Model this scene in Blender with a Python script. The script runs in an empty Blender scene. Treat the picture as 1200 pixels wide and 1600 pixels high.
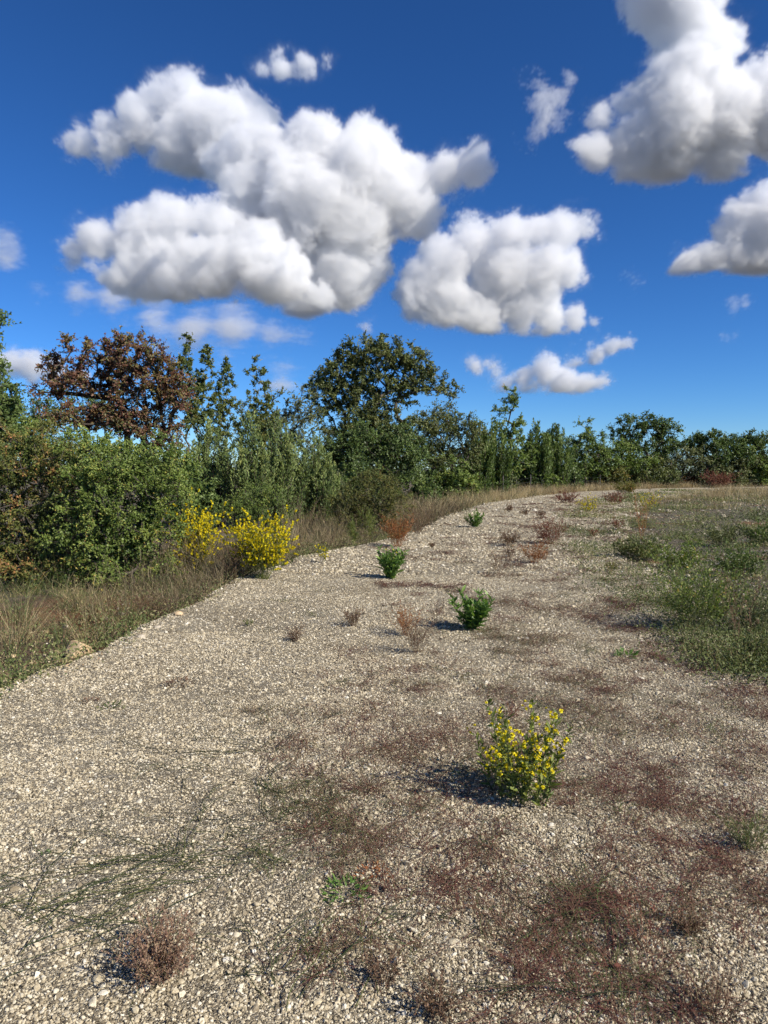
import bpy, math
import numpy as np
from mathutils import Vector, Matrix

# ------------------------------------------------------------------ camera, sky, sun
sc = bpy.context.scene
COL = sc.collection
F = 1108.0                       # focal length in pixels of the 1200 x 1600 photograph
PITCH = math.atan(62 / F)
CZ = 1.6
cam = bpy.data.objects.new('camera', bpy.data.cameras.new('camera'))
COL.objects.link(cam)
sc.camera = cam
cam.data.sensor_fit = 'HORIZONTAL'
cam.data.sensor_width = 36
cam.data.lens = 36 * F / 1200
cam.data.clip_start = 0.05
cam.data.clip_end = 30000
cam.location = (0, 0, CZ)
cam.rotation_euler = (math.pi / 2 - PITCH, 0, 0)

SUN_EL = math.radians(37)
SUN_AZ = math.radians(122)       # clockwise from +Y: to the right and a little behind the camera
SKY_STRENGTH = 0.068
world = bpy.data.worlds.new('World')
sc.world = world
world.use_nodes = True
wn = world.node_tree
wn.nodes.clear()
sky = wn.nodes.new('ShaderNodeTexSky')
sky.sky_type = 'NISHITA'
sky.sun_disc = False
sky.sun_elevation = SUN_EL
sky.sun_rotation = SUN_AZ
sky.altitude = 4500
sky.air_density = 1.54
sky.dust_density = 0.0
sky.ozone_density = 9.4
hs = wn.nodes.new('ShaderNodeHueSaturation')
hs.inputs['Saturation'].default_value = 1.08
gm = wn.nodes.new('ShaderNodeGamma')
gm.inputs[1].default_value = 1.2
bg = wn.nodes.new('ShaderNodeBackground')
bg.inputs[1].default_value = SKY_STRENGTH
wo = wn.nodes.new('ShaderNodeOutputWorld')
wn.links.new(sky.outputs[0], hs.inputs['Color'])
wn.links.new(hs.outputs[0], gm.inputs[0])
wn.links.new(gm.outputs[0], bg.inputs[0])
wn.links.new(bg.outputs[0], wo.inputs[0])

sd = Vector((math.sin(SUN_AZ) * math.cos(SUN_EL), math.cos(SUN_AZ) * math.cos(SUN_EL), math.sin(SUN_EL)))
sun = bpy.data.objects.new('sun', bpy.data.lights.new('sun', 'SUN'))
COL.objects.link(sun)
sun.data.energy = 5.0
sun.data.angle = math.radians(0.5)
sun.data.color = (1.0, 0.93, 0.81)
sun.rotation_euler = sd.to_track_quat('Z', 'Y').to_euler()

sc.view_settings.view_transform = 'Standard'
sc.view_settings.look = 'None'
sc.view_settings.exposure = 0.40
sc.view_settings.gamma = 1.0
sc.view_settings.use_curve_mapping = False
cy = sc.cycles
cy.use_denoising = True
cy.use_adaptive_sampling = True
cy.adaptive_threshold = 0.03
cy.max_bounces = 16
cy.diffuse_bounces = 3
cy.transmission_bounces = 4
cy.volume_bounces = 14
cy.volume_step_rate = 1.6
cy.volume_max_steps = 256

# ------------------------------------------------------------------ helpers
R0 = np.random.default_rng(7)


def rg(seed):
    return np.random.default_rng(seed)


def ray(px, py):
    v = -(py - 800) / F
    c, s = math.cos(PITCH), math.sin(PITCH)
    return np.array([(px - 600) / F, c + v * s, -s + v * c])


def at(px, py, y):
    """the point at distance y (along +Y) seen at pixel px, py"""
    d = ray(px, py)
    return np.array([0, 0, CZ]) + d * (y / d[1])


def flat(px, py):
    d = ray(px, py)
    k = -CZ / d[2]
    return np.array([d[0] * k, d[1] * k])


def sstep(a, b, x):
    t = np.clip((x - a) / (b - a), 0, 1)
    return t * t * (3 - 2 * t)


def wav(x, y, f, ph):
    """cheap smooth noise, about -1..1"""
    x = np.asarray(x, float)
    y = np.asarray(y, float)
    return (np.sin(x * f + 1.7 * np.sin(y * f * .83 + ph) + ph * 1.3) + np.sin(y * f * 1.13 + 1.9 * np.sin(x * f * .71 + ph * 2.1) + ph)
            + np.sin((x + y) * f * .77 + 1.3 * np.sin((x - y) * f * .9 + ph * .6))) / 3


_L = np.array([(-3.0, -4), (-2.9, 2), (-2.76, 5.1), (-2.5, 6.8), (-2.3, 8.2), (-2.15, 10.5), (-1.45, 13.4), (.6, 17.7), (2.4, 26), (5.2, 36), (10, 47), (16, 58), (27, 70), (40, 78), (70, 88)])
_R = np.array([(3.0, -4), (3.0, 2), (3.05, 5.5), (3.25, 6.8), (3.7, 9.2), (4.9, 15), (7.0, 21), (9.9, 28.6), (15.6, 42), (29, 62), (42, 70), (72, 80), (100, 88)])


def edges(y):
    return np.interp(y, _L[:, 1], _L[:, 0]), np.interp(y, _R[:, 1], _R[:, 0])


def inset(x, y):
    """distance inside the track (negative outside)"""
    l, r = edges(y)
    w = .10 * wav(x, y, 3.1, 1.0) + .06 * wav(x, y, 9, 2.0)
    return np.minimum(x - l, r - x + .3 * wav(x, y, 1.3, .4)) + w * np.clip(np.asarray(y) / 8, .5, 3)


def hz(x, y):
    x = np.asarray(x, float)
    y = np.asarray(y, float)
    s = inset(x, y)
    l, r = edges(y)
    left = sstep(.2, -.5, x - l)
    z_out = -.05 - .10 * left + .035 * wav(x, y, 1.9, 3) + .03 * wav(x, y, 5.3, 1) + .02 * wav(x, y, .7, 5)
    z_in = .012 * wav(x, y, 2.3, 2) + .006 * wav(x, y, 8, 4) + .025 * sstep(.5, .05, s)
    k = sstep(-.28, .06, s)
    return z_out * (1 - k) + z_in * k


def G(px, py):
    p = flat(px, py)
    return np.array([p[0], p[1], float(hz(p[0], p[1]))])


def unit(v):
    return v / np.maximum(np.linalg.norm(v, axis=-1, keepdims=True), 1e-9)


def rdir(rng, n, up=0.0):
    v = rng.normal(size=(n, 3))
    v = unit(v)
    v[:, 2] += up
    return unit(v)


class MB:
    """collects quads and triangles into one mesh"""

    def __init__(s):
        s.v = []
        s.q = []
        s.t = []
        s.a = []
        s.n = 0

    def add(s, v, quads=None, tris=None, tint=.5):
        v = np.asarray(v, float).reshape(-1, 3)
        s.v.append(v)
        if quads is not None and len(quads):
            s.q.append(np.asarray(quads, int).reshape(-1, 4) + s.n)
        if tris is not None and len(tris):
            s.t.append(np.asarray(tris, int).reshape(-1, 3) + s.n)
        s.a.append(np.broadcast_to(np.asarray(tint, float), (len(v),)))
        s.n += len(v)

    def mesh(s, name, mat, org=(0, 0, 0), smooth=False):
        me = bpy.data.meshes.new(name)
        v = np.concatenate(s.v) - np.asarray(org, float)
        q = np.concatenate(s.q) if s.q else np.zeros((0, 4), int)
        t = np.concatenate(s.t) if s.t else np.zeros((0, 3), int)
        me.vertices.add(len(v))
        me.vertices.foreach_set('co', v.astype(np.float32).ravel())
        me.loops.add(q.size + t.size)
        me.loops.foreach_set('vertex_index', np.concatenate([q.ravel(), t.ravel()]).astype(np.int32))
        me.polygons.add(len(q) + len(t))
        me.polygons.foreach_set('loop_start', np.concatenate([np.arange(len(q)) * 4, q.size + np.arange(len(t)) * 3]).astype(np.int32))
        at_ = me.attributes.new('tint', 'FLOAT', 'POINT')
        at_.data.foreach_set('value', np.concatenate(s.a).astype(np.float32))
        me.update(calc_edges=True)
        if smooth:
            me.polygons.foreach_set('use_smooth', np.ones(len(me.polygons), bool))
        me.materials.append(mat)
        return me

    def build(s, name, mat, parent=None, org=(0, 0, 0), smooth=False):
        o = bpy.data.objects.new(name, s.mesh(name, mat, org, smooth))
        COL.objects.link(o)
        if parent is not None:
            o.parent = parent
        else:
            o.location = org
        return o


def tag(o, label=None, cat=None, group=None, kind=None):
    if label:
        o['label'] = label
    if cat:
        o['category'] = cat
    if group:
        o['group'] = group
    if kind:
        o['kind'] = kind
    return o


def thing(name, loc, label, cat, group=None):
    o = bpy.data.objects.new(name, None)
    COL.objects.link(o)
    o.location = loc
    o.empty_display_size = .1
    return tag(o, label, cat, group)


def leaves(mb, P, D, N, L, W, tint, fold=.15, curl=.1):
    n = len(P)
    D = unit(D)
    S = unit(np.cross(D, N))
    N = np.cross(S, D)
    L = np.broadcast_to(L, (n,))[:, None]
    W = np.broadcast_to(W, (n,))[:, None]
    m = P + D * L * .45
    v = np.stack([P, m + S * W * .5 + N * W * fold, P + D * L - N * L * curl, m - S * W * .5 + N * W * fold], 1).reshape(-1, 3)
    mb.add(v, quads=np.arange(4 * n).reshape(n, 4), tint=np.repeat(np.broadcast_to(tint, (n,)), 4))


def tubes(mb, P, R, sides=3, tint=.5):
    """P (n,k,3) polylines, R (n,k) radii"""
    n, k, _ = P.shape
    ax = unit(P[:, -1] - P[:, 0])
    h = np.where(np.abs(ax[:, 2:3]) > .8, np.array([[1., 0, 0]]), np.array([[0, 0, 1.]]))
    u = unit(np.cross(ax, h))
    w = np.cross(ax, u)
    a = np.arange(sides) * 2 * math.pi / sides
    ring = u[:, None] * np.cos(a)[None, :, None] + w[:, None] * np.sin(a)[None, :, None]
    v = P[:, :, None, :] + ring[:, None] * R[:, :, None, None]
    idx = np.arange(n * k * sides).reshape(n, k, sides)
    A = idx[:, :-1, :]
    B = idx[:, 1:, :]
    q = np.stack([A, np.roll(A, -1, 2), np.roll(B, -1, 2), B], -1)
    mb.add(v, quads=q, tint=np.repeat(np.broadcast_to(tint, (n,)), k * sides))


def ribbons(mb, P, W, tint, side=None):
    """flat strips; P (n,k,3), W (n,k)"""
    n, k, _ = P.shape
    d = unit(P[:, -1] - P[:, 0])
    if side is None:
        side = unit(np.cross(d, np.array([0, 0, 1.0])) + 1e-6)
    v = np.stack([P + side[:, None] * W[:, :, None] * .5, P - side[:, None] * W[:, :, None] * .5], 2)
    idx = np.arange(n * k * 2).reshape(n, k, 2)
    q = np.stack([idx[:, :-1, 0], idx[:, :-1, 1], idx[:, 1:, 1], idx[:, 1:, 0]], -1)
    mb.add(v, quads=q, tint=np.repeat(np.broadcast_to(tint, (n,)), k * 2))


def curves(rng, P, D, L, k, bend=None, wob=.04):
    """n bending polylines from P along D"""
    n = len(P)
    t = np.linspace(0, 1, k)[None, :, None]
    L = np.broadcast_to(L, (n,))[:, None, None]
    w = np.cumsum(rng.normal(0, wob, (n, k, 3)), 1)
    w[:, 0] = 0
    q = P[:, None] + D[:, None] * L * t + w * L
    if bend is not None:
        q = q + bend[:, None] * L * t * t
    return q


def along(P, t):
    """points at parameter t (n,m) on polylines P (n,k,3) and directions"""
    n, k, _ = P.shape
    f = np.clip(t, 0, .9999) * (k - 1)
    i = f.astype(int)
    f = (f - i)[..., None]
    r = np.arange(n)[:, None]
    a = P[r, i]
    b = P[r, i + 1]
    return a + (b - a) * f, unit(b - a)


# ------------------------------------------------------------------ materials
def nodes(name):
    m = bpy.data.materials.new(name)
    m.use_nodes = True
    n = m.node_tree
    b = n.nodes['Principled BSDF']
    return m, n, b


def ramp(n, stops, src, interp='LINEAR'):
    r = n.nodes.new('ShaderNodeValToRGB')
    r.color_ramp.interpolation = interp
    e = r.color_ramp.elements
    while len(e) < len(stops):
        e.new(.5)
    for i, (p, c) in enumerate(stops):
        e[i].position = p
        e[i].color = (*c, 1)
    n.links.new(src, r.inputs[0])
    return r.outputs[0]


def plant_mat(name, stops, rough=.55, trans=.25, spec=.3, ttint=(1.0, 1.1, .55), gain=1.0):
    stops = [(p, tuple(min(.85, x * gain) for x in c)) for p, c in stops]
    m, n, b = nodes(name)
    a = n.nodes.new('ShaderNodeAttribute')
    a.attribute_name = 'tint'
    c = ramp(n, stops, a.outputs['Fac'])
    n.links.new(c, b.inputs['Base Color'])
    b.inputs['Roughness'].default_value = rough
    b.inputs['Specular IOR Level'].default_value = spec
    if trans > 0:
        t = n.nodes.new('ShaderNodeBsdfTranslucent')
        mu = n.nodes.new('ShaderNodeMix')
        mu.data_type = 'RGBA'
        mu.blend_type = 'MULTIPLY'
        mu.inputs[0].default_value = 1
        n.links.new(c, mu.inputs[6])
        mu.inputs[7].default_value = (*ttint, 1)
        n.links.new(mu.outputs[2], t.inputs[0])
        x = n.nodes.new('ShaderNodeMixShader')
        x.inputs[0].default_value = trans
        n.links.new(b.outputs[0], x.inputs[1])
        n.links.new(t.outputs[0], x.inputs[2])
        n.links.new(x.outputs[0], n.nodes['Material Output'].inputs[0])
    return m


def rock_mat(name, stops, scale=9.0, bump=.4, rough=.85):
    m, n, b = nodes(name)
    tc = n.nodes.new('ShaderNodeTexCoord')
    no = n.nodes.new('ShaderNodeTexNoise')
    no.inputs['Scale'].default_value = scale
    no.inputs['Detail'].default_value = 8
    no.inputs['Roughness'].default_value = .65
    n.links.new(tc.outputs['Object'], no.inputs['Vector'])
    n.links.new(ramp(n, stops, no.outputs[0]), b.inputs['Base Color'])
    b.inputs['Roughness'].default_value = rough
    b.inputs['Specular IOR Level'].default_value = .2
    bp = n.nodes.new('ShaderNodeBump')
    bp.inputs['Strength'].default_value = bump
    bp.inputs['Distance'].default_value = .02
    n.links.new(no.outputs[0], bp.inputs['Height'])
    n.links.new(bp.outputs[0], b.inputs['Normal'])
    return m


def bark_mat(name, c0, c1):
    return rock_mat(name, [(.3, c0), (.7, c1)], 14, .6, .9)


M = {}
M['oak'] = plant_mat('oak_leaf', [(0, (0.035, 0.048, 0.0153)), (0.4, (0.0876, 0.108, 0.034)), (0.75, (0.1442, 0.16, 0.0527)), (1, (0.2163, 0.2, 0.0723))], .5, .22, gain=1.2)
M['dark'] = plant_mat('dark_leaf', [(0, (0.0173, 0.028, 0.0078)), (0.5, (0.0443, 0.066, 0.0172)), (1, (0.0924, 0.11, 0.0281))], .5, .18, gain=2.5)
M['green'] = plant_mat('green_leaf', [(0, (0.0246, 0.04, 0.0093)), (0.45, (0.0678, 0.095, 0.0203)), (0.85, (0.1294, 0.15, 0.0352)), (1, (0.2464, 0.17, 0.0391))], .5, .25, gain=2.25)
M['patchy'] = plant_mat('browning_leaf', [(0, (0.0222, 0.03, 0.0078)), (0.45, (0.0616, 0.072, 0.0172)), (0.7, (0.1047, 0.09, 0.0235)), (0.86, (0.1725, 0.085, 0.0352)), (1, (0.2341, 0.11, 0.0469))], .55, .22, gain=2.2)
M['purple'] = plant_mat('purple_leaf', [(0, (.05, .024, .020)), (.28, (.12, .055, .040)), (.45, (.20, .095, .060)), (.6, (.17, .125, .055)), (.78, (.10, .125, .04)), (1, (.26, .19, .07))], .5, .25, .3, (1.2, .8, .5), gain=1.1)
M['sapling'] = plant_mat('sapling_leaf', [(0, (0.0222, 0.034, 0.0093)), (0.5, (0.0616, 0.078, 0.0203)), (1, (0.1478, 0.12, 0.0313))], .5, .25, gain=2.1)
M['juniper'] = plant_mat('juniper_needle', [(0, (0.0222, 0.034, 0.011)), (0.5, (0.0678, 0.092, 0.0281)), (1, (0.1478, 0.16, 0.0508))], .6, .12, gain=2.3)
M['olive'] = plant_mat('olive_leaf', [(0, (.03, .036, .016)), (.5, (.075, .085, .035)), (1, (.14, .14, .06))], .6, .2, gain=2.0)
M['yellowgreen'] = plant_mat('yellowing_leaf', [(0, (.045, .05, .015)), (.5, (.11, .12, .03)), (.8, (.19, .15, .035)), (1, (.24, .12, .04))], .55, .25, gain=1.3)
M['leaf'] = plant_mat('fresh_leaf', [(0, (.040, .078, .018)), (.5, (.080, .140, .030)), (1, (.15, .22, .05))], .42, .25, .4, gain=1.7)
M['inula'] = plant_mat('inula_leaf', [(0, (.040, .058, .015)), (.5, (.095, .120, .028)), (1, (.17, .18, .04))], .5, .25, gain=1.6)
M['flower'] = plant_mat('yellow_petal', [(0, (.62, .46, .008)), (.5, (.80, .67, .015)), (1, (.86, .78, .05))], .6, .2, .2, (1, 1, .6))
M['stem'] = plant_mat('brown_stem', [(0, (.06, .035, .022)), (.5, (.12, .075, .045)), (1, (.20, .14, .09))], .7, 0)
M['greenstem'] = plant_mat('green_stem', [(0, (.05, .07, .02)), (1, (.11, .12, .04))], .6, 0)
M['greytwig'] = plant_mat('grey_twig', [(0, (.065, .045, .026)), (.5, (.19, .142, .082)), (1, (.44, .36, .22))], .8, 0)
M['straw'] = plant_mat('dry_straw', [(0, (.10, .07, .035)), (.5, (.24, .18, .095)), (1, (.42, .34, .19))], .7, .2, .2, (1, .95, .8), gain=1.2)
M['grass'] = plant_mat('mixed_grass', [(0, (.03, .05, .014)), (.4, (.07, .09, .028)), (.65, (.16, .14, .06)), (1, (.36, .29, .16))], .6, .2, gain=1.35)
M['redweed'] = plant_mat('red_weed', [(0, (.065, .024, .018)), (.5, (.165, .062, .045)), (.8, (.23, .11, .066)), (1, (.13, .12, .04))], .6, .15, .2, (1, .8, .6), gain=1.2)
M['rustweed'] = plant_mat('rust_weed', [(0, (.10, .035, .016)), (.5, (.22, .085, .032)), (.85, (.30, .15, .05)), (1, (.13, .13, .04))], .6, .15, .2, (1, .8, .6), gain=1.35)
M['brownweed'] = plant_mat('brown_weed', [(0, (.055, .032, .022)), (.5, (.115, .070, .045)), (.8, (.17, .11, .07)), (1, (.09, .095, .035))], .65, .12, .2, (1, .9, .7), gain=1.5)
M['pinkweed'] = plant_mat('pink_brown_weed', [(0, (.10, .05, .035)), (.5, (.21, .13, .09)), (.85, (.30, .22, .14)), (1, (.12, .13, .05))], .65, .12, .2, (1, .9, .7), gain=1.35)
M['mat'] = plant_mat('creeping_weed', [(0, (.070, .026, .021)), (.3, (.165, .064, .048)), (.55, (.185, .115, .075)), (.78, (.105, .105, .045)), (1, (.10, .14, .04))], .65, .1, .2, (1, .85, .6), gain=.92)
M['trail'] = plant_mat('trailing_stem', [(0, (.025, .030, .012)), (.5, (.055, .075, .022)), (1, (.12, .13, .04))], .6, .1)
M['verge'] = plant_mat('verge_weed', [(0, (.026, .036, .013)), (.45, (.072, .090, .028)), (.75, (.125, .125, .048)), (.9, (.20, .165, .09)), (1, (.13, .075, .045))], .6, .18, gain=1.75)
M['fluff'] = plant_mat('seed_fluff', [(0, (.35, .32, .24)), (1, (.62, .58, .48))], .8, .3, .1, (1, 1, .9))
M['bark'] = bark_mat('grey_bark', (.045, .036, .028), (.13, .11, .09))
M['limestone'] = rock_mat('limestone', [(.25, (.22, .18, .13)), (.5, (.42, .36, .27)), (.75, (.55, .50, .41))], 7)
M['rusty_rock'] = rock_mat('rust_stained_rock', [(.3, (.34, .21, .10)), (.5, (.56, .41, .24)), (.72, (.68, .55, .38))], 6)
M['post'] = bark_mat('weathered_post', (.05, .045, .04), (.14, .13, .115))
m_, n_, b_ = nodes('galvanised_wire')
b_.inputs['Base Color'].default_value = (.3, .3, .3, 1)
b_.inputs['Metallic'].default_value = .8
b_.inputs['Roughness'].default_value = .5
M['wire'] = m_


def gravel_ground(name):
    """base of the track: crushed limestone, pebble cells"""
    m, n, b = nodes(name)
    tc = n.nodes.new('ShaderNodeTexCoord')
    wp = n.nodes.new('ShaderNodeTexNoise')
    wp.inputs['Scale'].default_value = 30
    mx = n.nodes.new('ShaderNodeVectorMath')
    mx.operation = 'MULTIPLY_ADD'
    mx.inputs[1].default_value = (.02, .02, .02)
    n.links.new(tc.outputs['Object'], wp.inputs['Vector'])
    n.links.new(wp.outputs['Color'], mx.inputs[0])
    n.links.new(tc.outputs['Object'], mx.inputs[2])
    v1 = n.nodes.new('ShaderNodeTexVoronoi')
    v1.inputs['Scale'].default_value = 105
    v2 = n.nodes.new('ShaderNodeTexVoronoi')
    v2.feature = 'DISTANCE_TO_EDGE'
    v2.inputs['Scale'].default_value = 105
    for v in (v1, v2):
        n.links.new(mx.outputs[0], v.inputs['Vector'])
    sp = n.nodes.new('ShaderNodeSeparateColor')
    n.links.new(v1.outputs['Color'], sp.inputs[0])
    col = ramp(n, [(0, (.16, .136, .098)), (.3, (.33, .285, .205)), (.6, (.47, .41, .30)), (.85, (.56, .50, .38)), (1, (.65, .60, .49))], sp.outputs[0])
    big = n.nodes.new('ShaderNodeTexNoise')
    big.inputs['Scale'].default_value = .9
    big.inputs['Detail'].default_value = 5
    n.links.new(tc.outputs['Object'], big.inputs['Vector'])
    tone = ramp(n, [(.3, (.80, .76, .70)), (.7, (1, 1, 1))], big.outputs[0])
    mu = n.nodes.new('ShaderNodeMix')
    mu.data_type = 'RGBA'
    mu.blend_type = 'MULTIPLY'
    mu.inputs[0].default_value = 1
    n.links.new(col, mu.inputs[6])
    n.links.new(tone, mu.inputs[7])
    n.links.new(mu.outputs[2], b.inputs['Base Color'])
    b.inputs['Roughness'].default_value = .9
    b.inputs['Specular IOR Level'].default_value = .15
    cl = n.nodes.new('ShaderNodeMath')
    cl.operation = 'MINIMUM'
    cl.inputs[1].default_value = .35
    n.links.new(v2.outputs['Distance'], cl.inputs[0])
    bp = n.nodes.new('ShaderNodeBump')
    bp.inputs['Strength'].default_value = 1.0
    bp.inputs['Distance'].default_value = .035
    n.links.new(cl.outputs[0], bp.inputs['Height'])
    n.links.new(bp.outputs[0], b.inputs['Normal'])
    return m


def soil_ground(name):
    m, n, b = nodes(name)
    tc = n.nodes.new('ShaderNodeTexCoord')

    def noise(s, d=6, r=.6):
        x = n.nodes.new('ShaderNodeTexNoise')
        x.inputs['Scale'].default_value = s
        x.inputs['Detail'].default_value = d
        x.inputs['Roughness'].default_value = r
        n.links.new(tc.outputs['Object'], x.inputs['Vector'])
        return x.outputs[0]
    a = ramp(n, [(.3, (.05, .046, .034)), (.45, (.095, .085, .062)), (.58, (.15, .128, .092)), (.72, (.25, .22, .165))], noise(3.5, 9, .7))
    r = ramp(n, [(.3, (.16, .075, .038)), (.7, (.24, .13, .07))], noise(12))
    k = ramp(n, [(.56, (0, 0, 0)), (.66, (.8, .8, .8))], noise(.55, 4))
    dv = n.nodes.new('ShaderNodeVectorMath')
    dv.operation = 'DISTANCE'
    n.links.new(tc.outputs['Object'], dv.inputs[0])
    dv.inputs[1].default_value = (-3.5, 8.7, 0)
    mm = n.nodes.new('ShaderNodeMath')
    mm.operation = 'MULTIPLY_ADD'
    n.links.new(noise(2.2, 5), mm.inputs[0])
    mm.inputs[1].default_value = 3.0
    n.links.new(dv.outputs['Value'], mm.inputs[2])
    mrg = n.nodes.new('ShaderNodeMapRange')
    mrg.inputs['From Min'].default_value = 3.4
    mrg.inputs['From Max'].default_value = 2.2
    n.links.new(mm.outputs[0], mrg.inputs['Value'])
    mxx = n.nodes.new('ShaderNodeMath')
    mxx.operation = 'MAXIMUM'
    n.links.new(k, mxx.inputs[0])
    n.links.new(mrg.outputs[0], mxx.inputs[1])
    k = mxx.outputs[0]
    mu = n.nodes.new('ShaderNodeMix')
    mu.data_type = 'RGBA'
    n.links.new(k, mu.inputs[0])
    n.links.new(a, mu.inputs[6])
    n.links.new(r, mu.inputs[7])
    n.links.new(mu.outputs[2], b.inputs['Base Color'])
    b.inputs['Roughness'].default_value = .95
    b.inputs['Specular IOR Level'].default_value = .1
    bp = n.nodes.new('ShaderNodeBump')
    bp.inputs['Strength'].default_value = .9
    bp.inputs['Distance'].default_value = .05
    n.links.new(noise(22, 8, .7), bp.inputs['Height'])
    n.links.new(bp.outputs[0], b.inputs['Normal'])
    return m


M['track'] = gravel_ground('crushed_limestone')
M['soil'] = soil_ground('red_soil')

# ------------------------------------------------------------------ clouds
mc = bpy.data.materials.new('cloud_vapour')
mc.use_nodes = True
mc.node_tree.nodes.clear()
_o = mc.node_tree.nodes.new('ShaderNodeOutputMaterial')
_v = mc.node_tree.nodes.new('ShaderNodeVolumePrincipled')
_v.inputs['Color'].default_value = (.966, .971, .982, 1)
_v.inputs['Density'].default_value = 1
_v.inputs['Anisotropy'].default_value = .1
_v.inputs['Density Attribute'].default_value = 'density'
mc.node_tree.links.new(_v.outputs[0], _o.inputs['Volume'])


def py_ok(b):
    return b[1] > -200


def cloud(blobs, dist, seed, label, dens=.025, amp=.78, vox=2.7, soft=.13, cell=22, group='fair weather clouds', stretch=1.0, az=0.0):
    """a cumulus: puffs (pixel x, pixel y, radius in pixels [, depth in pixels]) at dist metres, broken up by noise"""
    C, R = [], []
    for b in blobs:
        d = ray(b[0], b[1])
        k = dist * (1 + (b[3] if len(b) > 3 else 0) / F) / d[1]
        d = d * k
        ca, sa = math.cos(math.radians(az)), math.sin(math.radians(az))
        C.append(np.array([d[0] * ca + d[1] * sa, d[1] * ca - d[0] * sa, d[2] + CZ]))
        R.append(b[2] * dist / F * (1 if py_ok(b) else 2.2))
    C = np.array(C)
    R = np.array(R)
    ctr = C.mean(0)
    u = dist / F
    Lc = C - ctr
    mn = (Lc - R[:, None] * 1.05 - 34 * u).min(0)
    mx = (Lc + R[:, None] * 1.05 + 34 * u).max(0)
    res = [int(max(12, min(420, (mx[i] - mn[i]) / (u * vox * (1, 2.0, 1)[i])))) for i in range(3)]
    g = bpy.data.node_groups.new('cloud_grid', 'GeometryNodeTree')
    g.interface.new_socket('Geometry', in_out='OUTPUT', socket_type='NodeSocketGeometry')
    N = g.nodes.new
    LK = g.links.new
    pos = N('GeometryNodeInputPosition').outputs[0]

    def mth(op, a, b=None, c=None):
        x = N('ShaderNodeMath')
        x.operation = op
        for i, y in enumerate((a, b, c)):
            if y is None:
                continue
            if isinstance(y, (int, float)):
                x.inputs[i].default_value = y
            else:
                LK(y, x.inputs[i])
        return x.outputs[0]
    acc = None
    for c, r in zip(Lc, R):
        dn = N('ShaderNodeVectorMath')
        dn.operation = 'DISTANCE'
        LK(pos, dn.inputs[0])
        dn.inputs[1].default_value = c
        f = mth('MULTIPLY_ADD', dn.outputs['Value'], -1 / (u * 60), float(r / u / 60))
        acc = f if acc is None else mth('SMOOTH_MAX', acc, f, .1)
    off = N('ShaderNodeVectorMath')
    off.operation = 'MULTIPLY_ADD'
    LK(pos, off.inputs[0])
    off.inputs[1].default_value = (1 / (stretch * 1.25), 1, 1)
    off.inputs[2].default_value = (seed * 73.1 * u, seed * 13.7 * u, seed * 31.0 * u)
    vo = N('ShaderNodeTexVoronoi')
    vo.inputs['Scale'].default_value = 1 / (u * cell)
    vo.inputs['Detail'].default_value = 2
    vo.inputs['Roughness'].default_value = .6
    vo.normalize = True
    LK(off.outputs[0], vo.inputs['Vector'])
    no = N('ShaderNodeTexNoise')
    no.inputs['Scale'].default_value = 1 / (u * 100)
    no.inputs['Detail'].default_value = 7
    no.inputs['Roughness'].default_value = .76
    no.inputs['Distortion'].default_value = .3
    LK(off.outputs[0], no.inputs['Vector'])
    a = mth('MULTIPLY_ADD', vo.outputs['Distance'], -.24 * amp, .10 * amp)
    b = mth('MULTIPLY_ADD', no.outputs[0], 3.4 * amp, -1.80 * amp)
    f = mth('ADD', mth('ADD', acc, a), b)
    sep = N('ShaderNodeSeparateXYZ')
    LK(pos, sep.inputs[0])
    z0 = float((Lc[:, 2] - .45 * R).min())
    bot = mth('MULTIPLY_ADD', mth('ADD', sep.outputs[2], -z0), 2.2 / (u * 60), .12)
    f = mth('SMOOTH_MIN', f, mth('ADD', bot, mth('MULTIPLY', b, .35)), .15)
    cl = N('ShaderNodeClamp')
    LK(mth('MULTIPLY', f, 1 / soft), cl.inputs[0])
    cl2 = N('ShaderNodeClamp')
    LK(mth('MULTIPLY_ADD', f, 2.2, .45), cl2.inputs[0])
    veil = mth('MULTIPLY', mth('POWER', cl2.outputs[0], 2.0), .2)
    d = mth('MULTIPLY', mth('ADD', mth('POWER', cl.outputs[0], 1.3), veil), dens * 3000 / dist)
    vc = N('GeometryNodeVolumeCube')
    LK(d, vc.inputs['Density'])
    vc.inputs['Min'].default_value = mn
    vc.inputs['Max'].default_value = mx
    for i, axn in enumerate('XYZ'):
        vc.inputs['Resolution ' + axn].default_value = res[i]
    sm = N('GeometryNodeSetMaterial')
    LK(vc.outputs[0], sm.inputs[0])
    sm.inputs['Material'].default_value = mc
    go = N('NodeGroupOutput')
    LK(sm.outputs[0], go.inputs[0])
    me = bpy.data.meshes.new('cloud')
    me.materials.append(mc)
    o = bpy.data.objects.new('cloud', me)
    COL.objects.link(o)
    o.location = ctr
    md = o.modifiers.new('vapour', 'NODES')
    md.node_group = g
    tag(o, label, 'cloud', group, 'stuff')
    return o


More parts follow.
